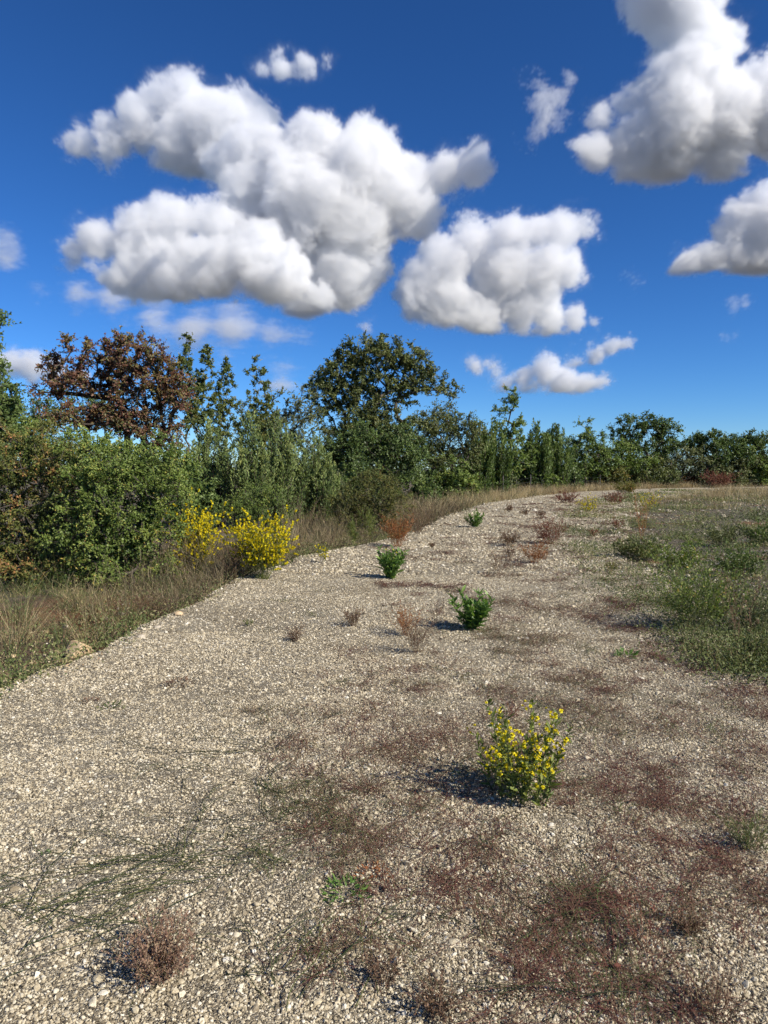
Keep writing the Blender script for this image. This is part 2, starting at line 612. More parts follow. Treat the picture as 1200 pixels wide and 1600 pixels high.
cloud([(130, 212, 30), (175, 215, 38), (225, 195, 48), (262, 165, 45), (300, 155, 42), (350, 185, 52), (385, 190, 38), (330, 215, 60), (280, 228, 52),
       (290, 262, 25)], 3300, 1, 'upper left lobe of the big cumulus cloud, grey underneath')
cloud([(470, 205, 32), (505, 202, 34), (560, 215, 40), (590, 220, 32), (385, 235, 45), (350, 255, 40), (420, 215, 35), (500, 235, 62), (560, 270, 75), (440, 260, 55), (400, 300, 60), (480, 320, 85), (600, 300, 60),
       (645, 275, 40), (690, 268, 38), (735, 258, 28), (640, 330, 52), (560, 360, 70), (460, 380, 60), (585, 390, 42), (530, 430, 58), (480, 470, 45), (380, 350, 55)],
      2900, 2, 'huge white cumulus cloud with a grey flat base above the oak')
cloud([(120, 395, 30), (160, 380, 48), (215, 365, 52), (270, 350, 50), (330, 345, 48), (200, 420, 42), (260, 420, 55), (330, 410, 60), (390, 400, 52), (440, 430, 48),
       (290, 455, 32), (500, 465, 34), (110, 415, 22)], 2600, 3, 'low left lobe of the big cumulus cloud with dark underside')
cloud([(625, 462, 26), (655, 442, 44), (700, 415, 52), (745, 390, 50), (790, 375, 46), (830, 368, 34), (875, 362, 30), (912, 356, 24), (780, 430, 60), (840, 425, 42),
       (885, 418, 28), (700, 465, 45), (750, 485, 42), (800, 480, 36), (770, 510, 22), (860, 500, 24), (900, 500, 20), (930, 500, 12)],
      3600, 4, 'ragged white cumulus cloud right of the biggest one')
cloud([(1020, 0, 45), (1060, 30, 50), (1090, 80, 52), (1085, 130, 60), (1030, 150, 48), (985, 160, 34), (940, 180, 28), (1060, 200, 72), (990, 225, 48), (935, 235, 32),
       (1120, 190, 70), (1180, 160, 55), (1210, 190, 70), (1130, 245, 50), (1050, 258, 38), (980, 265, 28), (1080, -30, 60), (1250, 210, 70), (1140, 60, 20)],
      2500, 5, 'tall bright cumulus cloud in the upper right corner')
cloud([(1075, 412, 24), (1110, 400, 32), (1140, 375, 34), (1165, 350, 36), (1190, 330, 36), (1190, 385, 46), (1160, 405, 34), (1230, 360, 60)],
      3000, 6, 'grey shaded cumulus cloud cut by the right edge')
cloud([(410, 112, 15), (440, 106, 20), (475, 99, 23), (510, 92, 18)], 3200, 7, 'small soft cloud floating above the biggest one', amp=.6, dens=.03)
cloud([(742, 577, 19), (762, 570, 13)], 5200, 8, 'tiny puff of cloud left of the low white streak', vox=2.4, amp=.75, cell=24)
cloud([(785, 592, 20), (820, 586, 24), (850, 574, 26), (880, 594, 24), (915, 600, 22), (938, 600, 16)], 5200, 9, 'low bright streak of cloud above the slender tree tip', vox=2.4, amp=.85, cell=24)
cloud([(900, 560, 20), (930, 550, 21), (955, 541, 20), (980, 538, 17)], 4800, 10, 'small slanting cloud just above the low streak', vox=2.4, amp=.9, cell=24)
cloud([(60, 455, 22), (120, 465, 30), (180, 478, 32), (240, 497, 36), (300, 517, 40), (360, 522, 42), (420, 540, 34), (350, 560, 36), (450, 545, 26), (300, 550, 30), (440, 590, 34), (250, 545, 26), (10, 410, 24)],
      4500, 11, 'thin veil of cloud below the big cumulus at left', dens=.03, amp=1.3, soft=1.1, stretch=2.6)
cloud([(20, 565, 22), (50, 572, 26), (85, 580, 24), (120, 590, 20), (-20, 570, 30)], 5000, 12, 'pale cloud peeping out behind the purple tree', amp=.6, vox=3)
cloud([(985, 440, 11), (972, 460, 9), (992, 435, 6)], 3500, 13, 'little wisp left of the grey right cloud', dens=.009, amp=1.0, vox=2.4)
cloud([(1058, 465, 12), (1068, 458, 9)], 3500, 14, 'faint wisp under the grey right cloud', dens=.008, amp=1.0, vox=2.4)
cloud([(1150, 482, 9), (1165, 478, 8), (1110, 535, 9), (1130, 530, 11), (1145, 526, 8)], 3800, 15, 'two thin wisps low at the right', dens=.007, amp=.8, vox=2.4)
cloud([(855, 175, 20), (840, 205, 16), (885, 110, 13), (848, 120, 14), (870, 150, 12)], 2500, 16, 'torn wisps left of the tall corner cloud', dens=.008, amp=1.3, vox=2.6, cell=30)
cloud([(572, 515, 14), (575, 508, 10)], 5000, 17, 'tiny puff touching the top of the oak', dens=.02, amp=.6, vox=2.4)

# unseen clouds added all round and overhead to give white fill light
BIG = [(420, 330, 90), (500, 290, 110), (590, 300, 120), (680, 310, 100), (750, 350, 80), (540, 380, 90), (640, 390, 90)]
for i, (az_, d_, dy_, lab_) in enumerate(((62, 3000, -60, 'unseen fill light cloud added to the right'), (178, 3200, -40, 'unseen fill light cloud added behind the viewer'), (205, 2600, -160, 'high unseen fill light cloud added behind to the left'),
                                          (238, 3000, 40, 'low unseen fill light cloud added to the left rear'), (270, 2700, -140, 'unseen fill light cloud added to the left'), (305, 3100, 20, 'unseen fill light cloud added to the far left'),
                                          (30, 1500, -900, 'unseen fill light cloud added overhead in front'), (250, 1500, -950, 'unseen fill light cloud added overhead to the left'))):
    cloud([(x + 20 * math.sin(i * 2 + x), y + dy_, r) for x, y, r in BIG], d_, 30 + i, lab_, vox=9, cell=60, az=az_)

# ------------------------------------------------------------------ ground and track
def graded(n, near, far, c=0.0):
    t = np.linspace(-1, 1, n)
    return c + np.sign(t) * (np.abs(t) * near + np.abs(t) ** 7 * (far - near))


def sheet(X, Y, Z):
    a, b = X.shape
    i = np.arange(a * b).reshape(a, b)
    q = np.stack([i[:-1, :-1], i[:-1, 1:], i[1:, 1:], i[1:, :-1]], -1).reshape(-1, 4)
    mb = MB()
    mb.add(np.stack([X, Y, Z], -1).reshape(-1, 3), quads=q)
    return mb


gx, gy = np.meshgrid(graded(220, 34, 4000), graded(220, 30, 4000, 14), indexing='xy')
s = inset(gx, gy)
gz = hz(gx, gy) - .16 * sstep(-.12, .15, s)
far = sstep(60, 120, np.hypot(gx, gy))
gz = gz * (1 - far) - .12 * far
o = sheet(gx, gy, gz).build('ground', M['soil'], smooth=True)
tag(o, 'brown weedy soil stretching to the horizon', kind='structure')

ty = np.concatenate([np.linspace(-2, 1.5, 12)[:-1], 1.5 * (86 / 1.5) ** np.linspace(0, 1, 330)])
ts = np.linspace(0, 1, 120)
l, r = edges(ty)
wd = .45 * np.clip(ty / 8, 1, 2)
tx = (l - wd)[:, None] + (r - l + 2 * wd)[:, None] * ts[None]
tyy = np.repeat(ty[:, None], len(ts), 1)
s = inset(tx, tyy)
tz = hz(tx, tyy) + .004 - .14 * sstep(.0, -.3, s) + .004 * wav(tx, tyy, 23, 2)
o = sheet(tx, tyy, tz).build('gravel_track', M['track'], smooth=True)
tag(o, 'pale crushed limestone track curving off to the right', kind='structure')


# ------------------------------------------------------------------ loose gravel (stuff): real stones on the track
def gravel():
    rng = rg(3)
    P, S = [], []
    for (y0, y1, dn, sa, sb) in ((1.35, 2.6, 20000, .0020, .0052), (2.6, 3.6, 18000, .0021, .0050), (3.6, 5, 13000, .0025, .0053), (5, 7, 7000, .0032, .0064), (7, 11, 2900, .0040, .0076), (11, 18, 600, .0085, .015), (18, 28, 200, .012, .02), (28, 50, 50, .016, .03)):
        x0, x1 = -min(.62 * y1 + .25, 3.4), min(.62 * y1 + .25, 5.4)
        if y1 > 11:
            x0, x1 = -3, (9.5 if y1 < 30 else 20)
        n = int((x1 - x0) * (y1 - y0) * dn)
        x = rng.uniform(x0, x1, n)
        y = rng.uniform(y0, y1, n)
        i = inset(x, y)
        k = rng.random(n) < sstep(-.35, .05, i) * (.55 + .45 * sstep(-.5, .3, wav(x, y, 2.2, 6)))
        k &= np.abs(x) < .58 * y + .3
        P.append(np.stack([x[k], y[k]], 1))
        S.append(rng.uniform(sa, sb, k.sum()) * np.exp(rng.normal(0, .36, k.sum())))
    # stragglers spilled off the edges
    n = 5000
    y = rng.uniform(4, 20, n)
    l, r = edges(y)
    x = np.where(rng.random(n) < .5, l - rng.exponential(.45, n), r + rng.exponential(.9, n))
    P.append(np.stack([x, y], 1))
    S.append(rng.uniform(.005, .016, n))
    # stones among the weeds right of the track
    n = 5200
    y = 6 + 50 * rng.random(n) ** 1.7
    _, r = edges(y)
    x = r + rng.random(n) * np.interp(y, [5, 8, 12, 20, 60], [1.6, 3.2, 4.5, 8, 24])
    k = (wav(x, y, 1.1, 4) < rng.normal(.0, .35, n))
    P.append(np.stack([x[k], y[k]], 1))
    S.append(rng.uniform(.010, .022, k.sum()) * np.clip(y[k] / 14, 1, 3))
    # larger pieces here and there
    n = 420
    y = 1.6 + 14 * rng.random(n) ** 1.7
    x = rng.uniform(-1, 1, n) * (.58 * y)
    k = inset(x, y) > -.3
    P.append(np.stack([x[k], y[k]], 1))
    S.append(rng.uniform(.009, .02, k.sum()))
    P = np.concatenate(P)
    S = np.concatenate(S)
    z = hz(P[:, 0], P[:, 1]) + .004 + S * rng.uniform(-.45, .38, len(S))
    me = bpy.data.meshes.new('gravel')
    me.vertices.add(len(P))
    me.vertices.foreach_set('co', np.column_stack([P, z]).astype(np.float32).ravel())
    for nm, val, ty_ in (('size', S, 'FLOAT'), ('tint', rng.random(len(S)), 'FLOAT')):
        a = me.attributes.new(nm, ty_, 'POINT')
        a.data.foreach_set('value', val.astype(np.float32))
    a = me.attributes.new('turn', 'FLOAT_VECTOR', 'POINT')
    a.data.foreach_set('vector', np.column_stack([rng.normal(0, .45, len(S)), rng.normal(0, .45, len(S)), rng.uniform(0, 6.28, len(S))]).astype(np.float32).ravel())
    a = me.attributes.new('pick', 'INT', 'POINT')
    a.data.foreach_set('value', rng.integers(0, 6, len(S)).astype(np.int32))
    m, n, b = nodes('gravel_stone')
    at_ = n.nodes.new('ShaderNodeAttribute')
    at_.attribute_type = 'INSTANCER'
    at_.attribute_name = 'tint'
    c = ramp(n, [(0, (.11, .092, .064)), (.16, (.28, .233, .160)), (.42, (.49, .418, .288)), (.7, (.61, .533, .382)), (.9, (.69, .62, .472)), (1, (.79, .745, .63))], at_.outputs['Fac'])
    tc = n.nodes.new('ShaderNodeTexCoord')
    nz = n.nodes.new('ShaderNodeTexNoise')
    nz.inputs['Scale'].default_value = 1.6
    nz.inputs['Detail'].default_value = 4
    n.links.new(tc.outputs['Object'], nz.inputs['Vector'])
    mu = n.nodes.new('ShaderNodeMix')
    mu.data_type = 'RGBA'
    mu.blend_type = 'MULTIPLY'
    mu.inputs[0].default_value = .6
    n.links.new(c, mu.inputs[6])
    n.links.new(ramp(n, [(.35, (.55, .5, .42)), (.6, (1, 1, 1))], nz.outputs[0]), mu.inputs[7])
    n.links.new(mu.outputs[2], b.inputs['Base Color'])
    b.inputs['Roughness'].default_value = .85
    b.inputs['Specular IOR Level'].default_value = .2
    g = bpy.data.node_groups.new('gravel_scatter', 'GeometryNodeTree')
    g.interface.new_socket('Geometry', in_out='INPUT', socket_type='NodeSocketGeometry')
    g.interface.new_socket('Geometry', in_out='OUTPUT', socket_type='NodeSocketGeometry')
    N = g.nodes.new
    LK = g.links.new
    gi = N('NodeGroupInput')
    go = N('NodeGroupOutput')
    jn = N('GeometryNodeJoinGeometry')
    shapes = []
    for k, (sx, sy, sz) in enumerate(((1.25, .95, .75), (1.0, .85, .8), (1.45, .8, .6), (1.1, 1.0, .55), (.95, .9, .9), (1.3, 1.05, .5))):
        ic = N('GeometryNodeMeshIcoSphere')
        ic.inputs['Radius'].default_value = 1
        ic.inputs['Subdivisions'].default_value = 2 if k % 2 else 1
        nzz = N('ShaderNodeTexVoronoi')
        nzz.inputs['Scale'].default_value = .85
        ad = N('ShaderNodeVectorMath')
        ad.operation = 'ADD'
        ad.inputs[1].default_value = (k * 7.3, k * 3.1, k * 5.7)
        ps = N('GeometryNodeInputPosition')
        LK(ps.outputs[0], ad.inputs[0])
        LK(ad.outputs[0], nzz.inputs['Vector'])
        mr = N('ShaderNodeMapRange')
        mr.inputs['From Min'].default_value = 0
        mr.inputs['From Max'].default_value = 1
        mr.inputs['To Min'].default_value = .72
        mr.inputs['To Max'].default_value = 1.25
        LK(nzz.outputs['Distance'], mr.inputs['Value'])
        ml = N('ShaderNodeVectorMath')
        ml.operation = 'SCALE'
        LK(ps.outputs[0], ml.inputs[0])
        LK(mr.outputs[0], ml.inputs['Scale'])
        m2 = N('ShaderNodeVectorMath')
        m2.operation = 'MULTIPLY'
        LK(ml.outputs[0], m2.inputs[0])
        m2.inputs[1].default_value = (sx, sy, sz)
        sp = N('GeometryNodeSetPosition')
        LK(ic.outputs[0], sp.inputs[0])
        LK(m2.outputs[0], sp.inputs['Position'])
        sh = N('GeometryNodeSetShadeSmooth')
        sh.inputs['Shade Smooth'].default_value = False
        LK(sp.outputs[0], sh.inputs[0])
        smt = N('GeometryNodeSetMaterial')
        smt.inputs['Material'].default_value = m
        LK(sh.outputs[0], smt.inputs[0])
        gt = N('GeometryNodeGeometryToInstance')
        LK(smt.outputs[0], gt.inputs[0])
        shapes.append(gt)
    for gt in reversed(shapes):
        LK(gt.outputs[0], jn.inputs[0])
    ip = N('GeometryNodeInstanceOnPoints')
    LK(gi.outputs[0], ip.inputs['Points'])
    LK(jn.outputs[0], ip.inputs['Instance'])
    ip.inputs['Pick Instance'].default_value = True

    def attr(nm, dt):
        x = N('GeometryNodeInputNamedAttribute')
        x.data_type = dt
        x.inputs['Name'].default_value = nm
        return x.outputs['Attribute']
    LK(attr('pick', 'INT'), ip.inputs['Instance Index'])
    e2r = N('FunctionNodeEulerToRotation')
    LK(attr('turn', 'FLOAT_VECTOR'), e2r.inputs[0])
    LK(e2r.outputs[0], ip.inputs['Rotation'])
    LK(attr('size', 'FLOAT'), ip.inputs['Scale'])
    LK(ip.outputs[0], go.inputs[0])
    me.materials.append(m)
    o = bpy.data.objects.new('gravel', me)
    COL.objects.link(o)
    md = o.modifiers.new('stones', 'NODES')
    md.node_group = g
    tag(o, 'loose cream and grey crushed stones covering the track', kind='stuff')
    print('gravel', len(P))


gravel()


# ------------------------------------------------------------------ woody plants
def grow(root, top, targets, rng, step=.3, drop=.8, trunk_n=5):
    nodes_ = [np.array(root, float)]
    par = [-1]
    for i in range(1, trunk_n + 1):
        p = root + (top - root) * i / trunk_n + rng.normal(0, .03, 3) * np.linalg.norm(top - root) * np.array([1, 1, 0])
        nodes_.append(p)
        par.append(len(nodes_) - 2)
    order = np.argsort(np.linalg.norm(targets - top, axis=1))
    tips = []
    for i in order:
        T = targets[i]
        A = np.array(nodes_)
        d = np.linalg.norm(A - T, axis=1) + drop * np.maximum(0, A[:, 2] - T[2] + .1)
        d[0] += 5
        j = int(np.argmin(d))
        a = nodes_[j]
        L = np.linalg.norm(T - a)
        k = max(1, int(L / step))
        prev = j
        bow = rng.normal(0, .10, 3) * L
        bow[2] -= .08 * L
        for q in range(1, k + 1):
            t = q / k
            nodes_.append(a + (T - a) * t + bow * math.sin(math.pi * t))
            par.append(prev)
            prev = len(nodes_) - 1
        tips.append(prev)
    A = np.array(nodes_)
    par = np.array(par)
    cnt = np.zeros(len(A))
    for t in tips:
        cnt[t] += 1
    for i in range(len(A) - 1, 0, -1):
        cnt[par[i]] += cnt[i]
    return A, par, np.maximum(cnt, 1)


def limbs(mb, A, par, cnt, r0, p=.48, sides=5):
    i = np.arange(1, len(A))
    P = np.stack([A[par[i]], A[i]], 1)
    ext = unit(P[:, 1] - P[:, 0])
    rr = r0 * cnt ** p
    Rr = np.stack([np.minimum(rr[par[i]], rr[i] * 1.35), rr[i]], 1)
    P[:, 0] -= ext * Rr[:, 1:2] * .4
    tubes(mb, P, Rr, sides)


def sample_env(rng, env, n, shell=.45, gap=0.0):
    """env: ellipsoids (centre, radii); points biased to the outside"""
    vol = np.array([e[1][0] * e[1][1] * e[1][2] for e in env]) ** .8
    out = []
    tries = 0
    while len(out) < n and tries < n * 40:
        tries += 1
        e = env[rng.choice(len(env), p=vol / vol.sum())]
        p = e[0] + rdir(rng, 1)[0] * rng.random() ** (shell) * e[1]
        if gap and out and np.min(np.linalg.norm(np.array(out) - p, axis=1)) < gap:
            continue
        out.append(p)
    return np.array(out)


def foliage(mb, tw, C, cr, rng, nt, nl, L, W, up=.25, centre=None, tint0=None, spray=.6, tw_r=.004):
    """each clump centre C carries nt twigs with nl leaves"""
    n = len(C)
    cr = np.broadcast_to(cr, (n,))
    B = np.repeat(C, nt, 0)
    out = unit(B - centre) if centre is not None else 0
    D = unit(rdir(rng, n * nt, up) + .45 * out)
    Ln = np.repeat(cr, nt) * rng.uniform(.5, 1.25, n * nt)
    P = curves(rng, B - D * Ln[:, None] * .15, D, Ln, 4, bend=np.array([[0, 0, -.12]]) * np.ones((n * nt, 1)), wob=.05)
    if tw is not None:
        ribbons(tw, P[:, ::3], np.array([[tw_r * 2, tw_r * .8]]) * np.ones((n * nt, 1)), .5)
    t = rng.uniform(.12, 1.0, (n * nt, nl)) ** .8
    Q, T = along(P, t)
    Q = Q.reshape(-1, 3)
    T = T.reshape(-1, 3)
    k = len(Q)
    LD = unit(T * .6 + rdir(rng, k, .05) * spray * 1.4)
    NN = unit(rdir(rng, k) + np.array([[.75, -.5, .8]]))
    # tint: whole clump, twig and leaf vary
    ct = rng.normal(.45 if tint0 is None else tint0, .12, n)
    tt = np.repeat(np.repeat(ct, nt) + rng.normal(0, .07, n * nt), nl) + rng.normal(0, .16, k)
    leaves(mb, Q, LD, NN, L * rng.uniform(.6, 1.25, k), W * rng.uniform(.6, 1.2, k), np.clip(tt, 0, 1))


def env_px(ell, y, depth=.9):
    """ellipses in pixels (px, py, rx, ry[, dy]) at distance y -> ellipsoids"""
    e = []
    for b in ell:
        yy = y + (b[4] if len(b) > 4 else 0)
        c = at(b[0], b[1], yy)
        u = yy / F
        e.append((c, np.array([b[2] * u, max(b[2], b[3] * .6) * u * depth, b[3] * u])))
    return e


def off_track(px, y):
    """push a plant seen at px back until it stands left of or behind the track"""
    y0 = y
    while px > 600 and (px - 600) / F * y > edges(y)[0] - 1.6 - .035 * y and y < 100:
        y += .5
    return y, y / y0


def woody(name, label, cat, ell, y, mat, seed, base_px=None, n=90, nt=12, nl=10, L=.05, W=.03, cr=None, r0=.006, up=.25, shell=.42, trunk=.25,
          group=None, stems=1, depth=.9, spray=.6, tint0=None, bark='bark', gap=.5, inner=0, crown='crown', trunkname='trunk', push=True):
    rng = rg(seed)
    y, sc_ = off_track(max(b[0] + .5 * b[2] for b in ell), y) if push else (y, 1.0)
    L, W, r0, cr = L * sc_ * .88, W * sc_ * .88, r0 * sc_, cr * sc_ if cr else None
    env = env_px(ell, y, depth)
    ctr = np.mean([e[0] for e in env], 0)
    lo = min(e[0][2] - e[1][2] for e in env)
    hi = max(e[0][2] + e[1][2] for e in env)
    bx = (base_px - 600) / F * y if base_px is not None else ctr[0]
    base = np.array([bx, y, float(hz(bx, y)) - .03])
    H = hi - base[2]
    size = np.mean([np.prod(e[1]) ** (1 / 3) for e in env])
    C = sample_env(rng, env, n, shell, gap * size * (len(env) / n) ** (1 / 3))
    C = C[C[:, 2] > base[2] + .12]
    t = thing(name, base, label, cat, group)
    wood = MB()
    if stems == 1:
        top = np.array([bx + (ctr[0] - bx) * .4, y, base[2] + max(.15, trunk * H)])
        A, par, cnt = grow(base, top, C, rng, step=max(.12, H * .05))
        limbs(wood, A, par, cnt, r0)
    else:
        ang = np.arange(stems) * 2.4 + rng.random()
        own = rng.integers(0, stems, len(C))
        for k in range(stems):
            if (own == k).sum() < 2:
                continue
            off = np.array([math.cos(ang[k]), math.sin(ang[k]), 0])
            b0 = base + off * .08 * H
            A, par, cnt = grow(b0, b0 + off * .08 * H + np.array([0, 0, .18 * H]), C[own == k], rng, step=max(.1, H * .06), trunk_n=3)
            limbs(wood, A, par, cnt, r0)
    lf = MB()
    cr = cr if cr else size * 1.15 * (len(env) / n) ** (1 / 3) * 1.1
    foliage(lf, wood, C, cr * rng.uniform(.7, 1.25, len(C)), rng, nt, nl, L, W, up, ctr, tint0, spray, r0 * .7)
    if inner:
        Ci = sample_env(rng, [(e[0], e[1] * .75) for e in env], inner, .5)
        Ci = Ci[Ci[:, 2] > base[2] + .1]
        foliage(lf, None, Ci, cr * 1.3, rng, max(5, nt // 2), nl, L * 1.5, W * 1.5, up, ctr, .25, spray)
    wood.build(trunkname, M[bark], t, base)
    lf.build(crown, M[mat], t, base)
    return t


def shrub(*a, **k):
    k.setdefault('crown', 'foliage')
    k.setdefault('trunkname', 'stems')
    k.setdefault('stems', 5)
    return woody(*a, **k)


def juniper(label, ell_px, y, seed, mat='juniper', plumes=46, per=260, nL=.10, nW=.034, group='upright junipers', name='juniper_shrub', cat='shrub'):
    """ell_px: (centre px, half width px, top py): a bundle of upright feathery plumes"""
    rng = rg(seed)
    cx, hw, top = ell_px
    y, sc_ = off_track(cx + hw * .5, y)
    nL, nW = nL * sc_, nW * sc_
    u = y / F
    bx = (cx - 600) / F * y
    base = np.array([bx, y, float(hz(bx, y)) - .03])
    H = at(cx, top, y)[2] - base[2]
    t = thing(name, base, label, cat, group)
    n = plumes
    a = rng.uniform(0, 2 * math.pi, n)
    r = np.sqrt(rng.random(n)) * hw * u
    r[:3] *= .25
    h = H * (1 - .42 * (r / (hw * u)) ** 2) * rng.uniform(.78, 1.0, n)
    h[0] = H
    B = np.stack([base[0] + r * np.cos(a) * .55, base[1] + r * np.sin(a) * .55, np.full(n, base[2])], 1)
    T = np.stack([base[0] + r * np.cos(a), base[1] + r * np.sin(a), base[2] + h], 1)
    k = 6
    P = B[:, None] + (T - B)[:, None] * np.linspace(0, 1, k)[None, :, None]
    P[:, :, :2] += rng.normal(0, .02 * H, (n, k, 2)) * np.linspace(0, 1, k)[None, :, None]
    wood = MB()
    tubes(wood, P, np.linspace(.012, .003, k)[None] * np.ones((n, 1)) * H / 2.5, 4)
    wood.build('stems', M['bark'], t, base)
    lf = MB()
    tt = rng.uniform(.06, 1.0, (n, per)) ** .8
    Q, D = along(P, tt)
    rad = (.065 + .018 * H) * (1.05 - tt[..., None]) ** .55 * rng.uniform(.2, 1, (n, per, 1))
    o2 = rdir(rng, n * per).reshape(n, per, 3)
    o2[..., 2] *= .3
    Q = Q + o2 * rad * 1.5
    Dn = unit(D * 1.0 + o2 * .8)
    pt = rng.normal(.42, .13, n)[:, None] + .18 * (tt - .4) + rng.normal(0, .15, (n, per))
    kx = n * per
    leaves(lf, Q.reshape(-1, 3), Dn.reshape(-1, 3), unit(rdir(rng, kx) + np.array([[.75, -.5, .5]])), nL * rng.uniform(.6, 1.4, kx), nW * rng.uniform(.7, 1.4, kx), np.clip(pt, 0, 1).ravel())
    lf.build('foliage', M[mat], t, base)
    return t


# far wood that reads as one mass
def far_wood():
    rng = rg(91)
    mb = MB()
    n = 170
    x = np.linspace(-85, 110, n) + rng.normal(0, .6, n)
    y = rng.uniform(100, 135, n) + .12 * np.abs(x)
    hgt = rng.uniform(2.6, 4.6, n)
    for i in range(n):
        m = 260
        c = np.array([x[i], y[i], hgt[i] * .5])
        P = c + rdir(rng, m) * rng.random((m, 1)) ** .3 * np.array([2.0, 1.6, hgt[i] * .55])
        P = P[P[:, 2] > 0]
        m = len(P)
        leaves(mb, P, rdir(rng, m), rdir(rng, m, .4), rng.uniform(.25, .5, m), rng.uniform(.2, .35, m), np.clip(rng.normal(.42, .1) + rng.normal(0, .15, m), 0, 1))
    tag(mb.build('far_wood', M['dark']), 'far band of dark green scrub along the horizon', kind='stuff')


far_wood()

# ---- left side
woody('oak_tree', 'tall dark evergreen tree cut off by the left edge', 'tree', [(-60, 640, 75, 130), (-45, 560, 45, 60), (-10, 660, 40, 90), (-22, 520, 26, 40), (0, 600, 26, 60)], 12.5, 'dark', 11,
      base_px=-60, n=190, nt=16, nl=13, L=.065, W=.04, r0=.005, tint0=.42, trunk=.15, cr=.28)
shrub('broadleaf_shrub', 'dense shrub with browning leaf patches at the left edge', 'shrub', [(20, 735, 95, 95), (80, 780, 85, 110), (40, 840, 100, 70), (-40, 780, 80, 120), (50, 880, 110, 35)], 11.2, 'patchy', 12,
      n=300, nt=15, nl=13, L=.040, W=.026, cr=.23, inner=55, r0=.004, tint0=.48)
shrub('broadleaf_shrub', 'bright green small leaved shrub in front of the purple trees', 'shrub', [(185, 772, 85, 80), (135, 730, 45, 55), (230, 795, 70, 90), (160, 840, 95, 65), (255, 720, 35, 50), (180, 885, 100, 30)], 10.7, 'green', 13,
      n=330, nt=15, nl=13, L=.038, W=.025, cr=.21, inner=55, r0=.004, tint0=.47)
shrub('broadleaf_shrub', 'low brownish scrub at the left edge behind the straw clump', 'shrub', [(-10, 880, 60, 30), (45, 890, 40, 22), (-60, 880, 60, 35)], 10.2, 'patchy', 17,
      n=80, nt=12, nl=10, L=.04, W=.026, cr=.16, r0=.003, tint0=.6)
shrub('broadleaf_shrub', 'mid green shrub under the purple crowns', 'shrub', [(90, 712, 70, 48), (180, 725, 80, 40), (30, 705, 60, 52), (260, 745, 50, 50)], 14.5, 'green', 14,
      n=150, nt=14, nl=12, L=.06, W=.042, cr=.30, inner=60, r0=.004, tint0=.38)
woody('smoke_tree', 'purple leaved tree with open branches, the left of the two', 'tree', [(140, 560, 60, 34), (95, 580, 38, 26), (185, 575, 38, 34), (70, 608, 30, 14), (140, 605, 70, 22)], 17.5, 'purple', 15,
      base_px=140, n=115, nt=11, nl=10, L=.075, W=.047, cr=.25, r0=.009, trunk=.35, shell=.4, gap=.6, tint0=.46, group='purple leaved trees')
woody('smoke_tree', 'taller purple leaved tree, the right of the two', 'tree', [(215, 560, 45, 40), (195, 535, 18, 16), (255, 590, 45, 38), (275, 620, 32, 42), (220, 625, 60, 45), (240, 670, 55, 35), (150, 650, 70, 25)], 17.0, 'purple', 16,
      base_px=220, n=190, nt=12, nl=11, L=.075, W=.047, cr=.27, r0=.008, trunk=.3, tint0=.52, group='purple leaved trees')
for i, (cx, tp, hw, lab) in enumerate(((292, 522, 10, 'slender leafy sapling rising right beside the purple tree'), (322, 538, 16, 'second slender sapling to the right of the purple tree'),
                                       (352, 552, 17, 'third slender sapling to the right of the purple tree'), (405, 543, 17, 'outermost slender sapling, nearest the big oak'))):
    woody('sapling', lab, 'tree', [(cx, tp + 22, hw * .55, 24), (cx - 3, tp + 60, hw, 40), (cx + 4, tp + 110, hw * 1.6, 45)], 25.5 + i * .7, 'sapling', 20 + i,
          n=75, nt=9, nl=12, L=.09, W=.052, cr=.21, r0=.004, trunk=.4, up=.5, tint0=.42, group='slender saplings')
for i, (cx, hw, tp, y, lab) in enumerate(((325, 48, 650, 22.5, 'upright juniper nearest the purple tree'), (385, 50, 640, 22, 'tall feathery juniper second from the purple tree'),
                                          (440, 48, 645, 23, 'feathery juniper in the middle of the clump'), (495, 34, 678, 23.5, 'short juniper at the right end of the clump'))):
    juniper(lab, (cx, hw, tp), y, 40 + i, plumes=48, per=270)
woody('broadleaf_tree', 'olive green tree top behind the junipers', 'tree', [(445, 650, 45, 36), (410, 660, 45, 40), (480, 655, 30, 50), (455, 690, 60, 50)], 31, 'olive', 31, n=110, nt=12, nl=11, L=.10, W=.06, r0=.012, cr=.5, tint0=.4, group='background trees')
woody('broadleaf_tree', 'dark green tree top showing low under the purple crowns', 'tree', [(60, 640, 60, 30), (130, 645, 60, 28), (0, 650, 60, 40)], 27, 'dark', 32, n=80, nt=12, nl=10, L=.10, W=.06, r0=.012, cr=.5, tint0=.35, group='background trees')
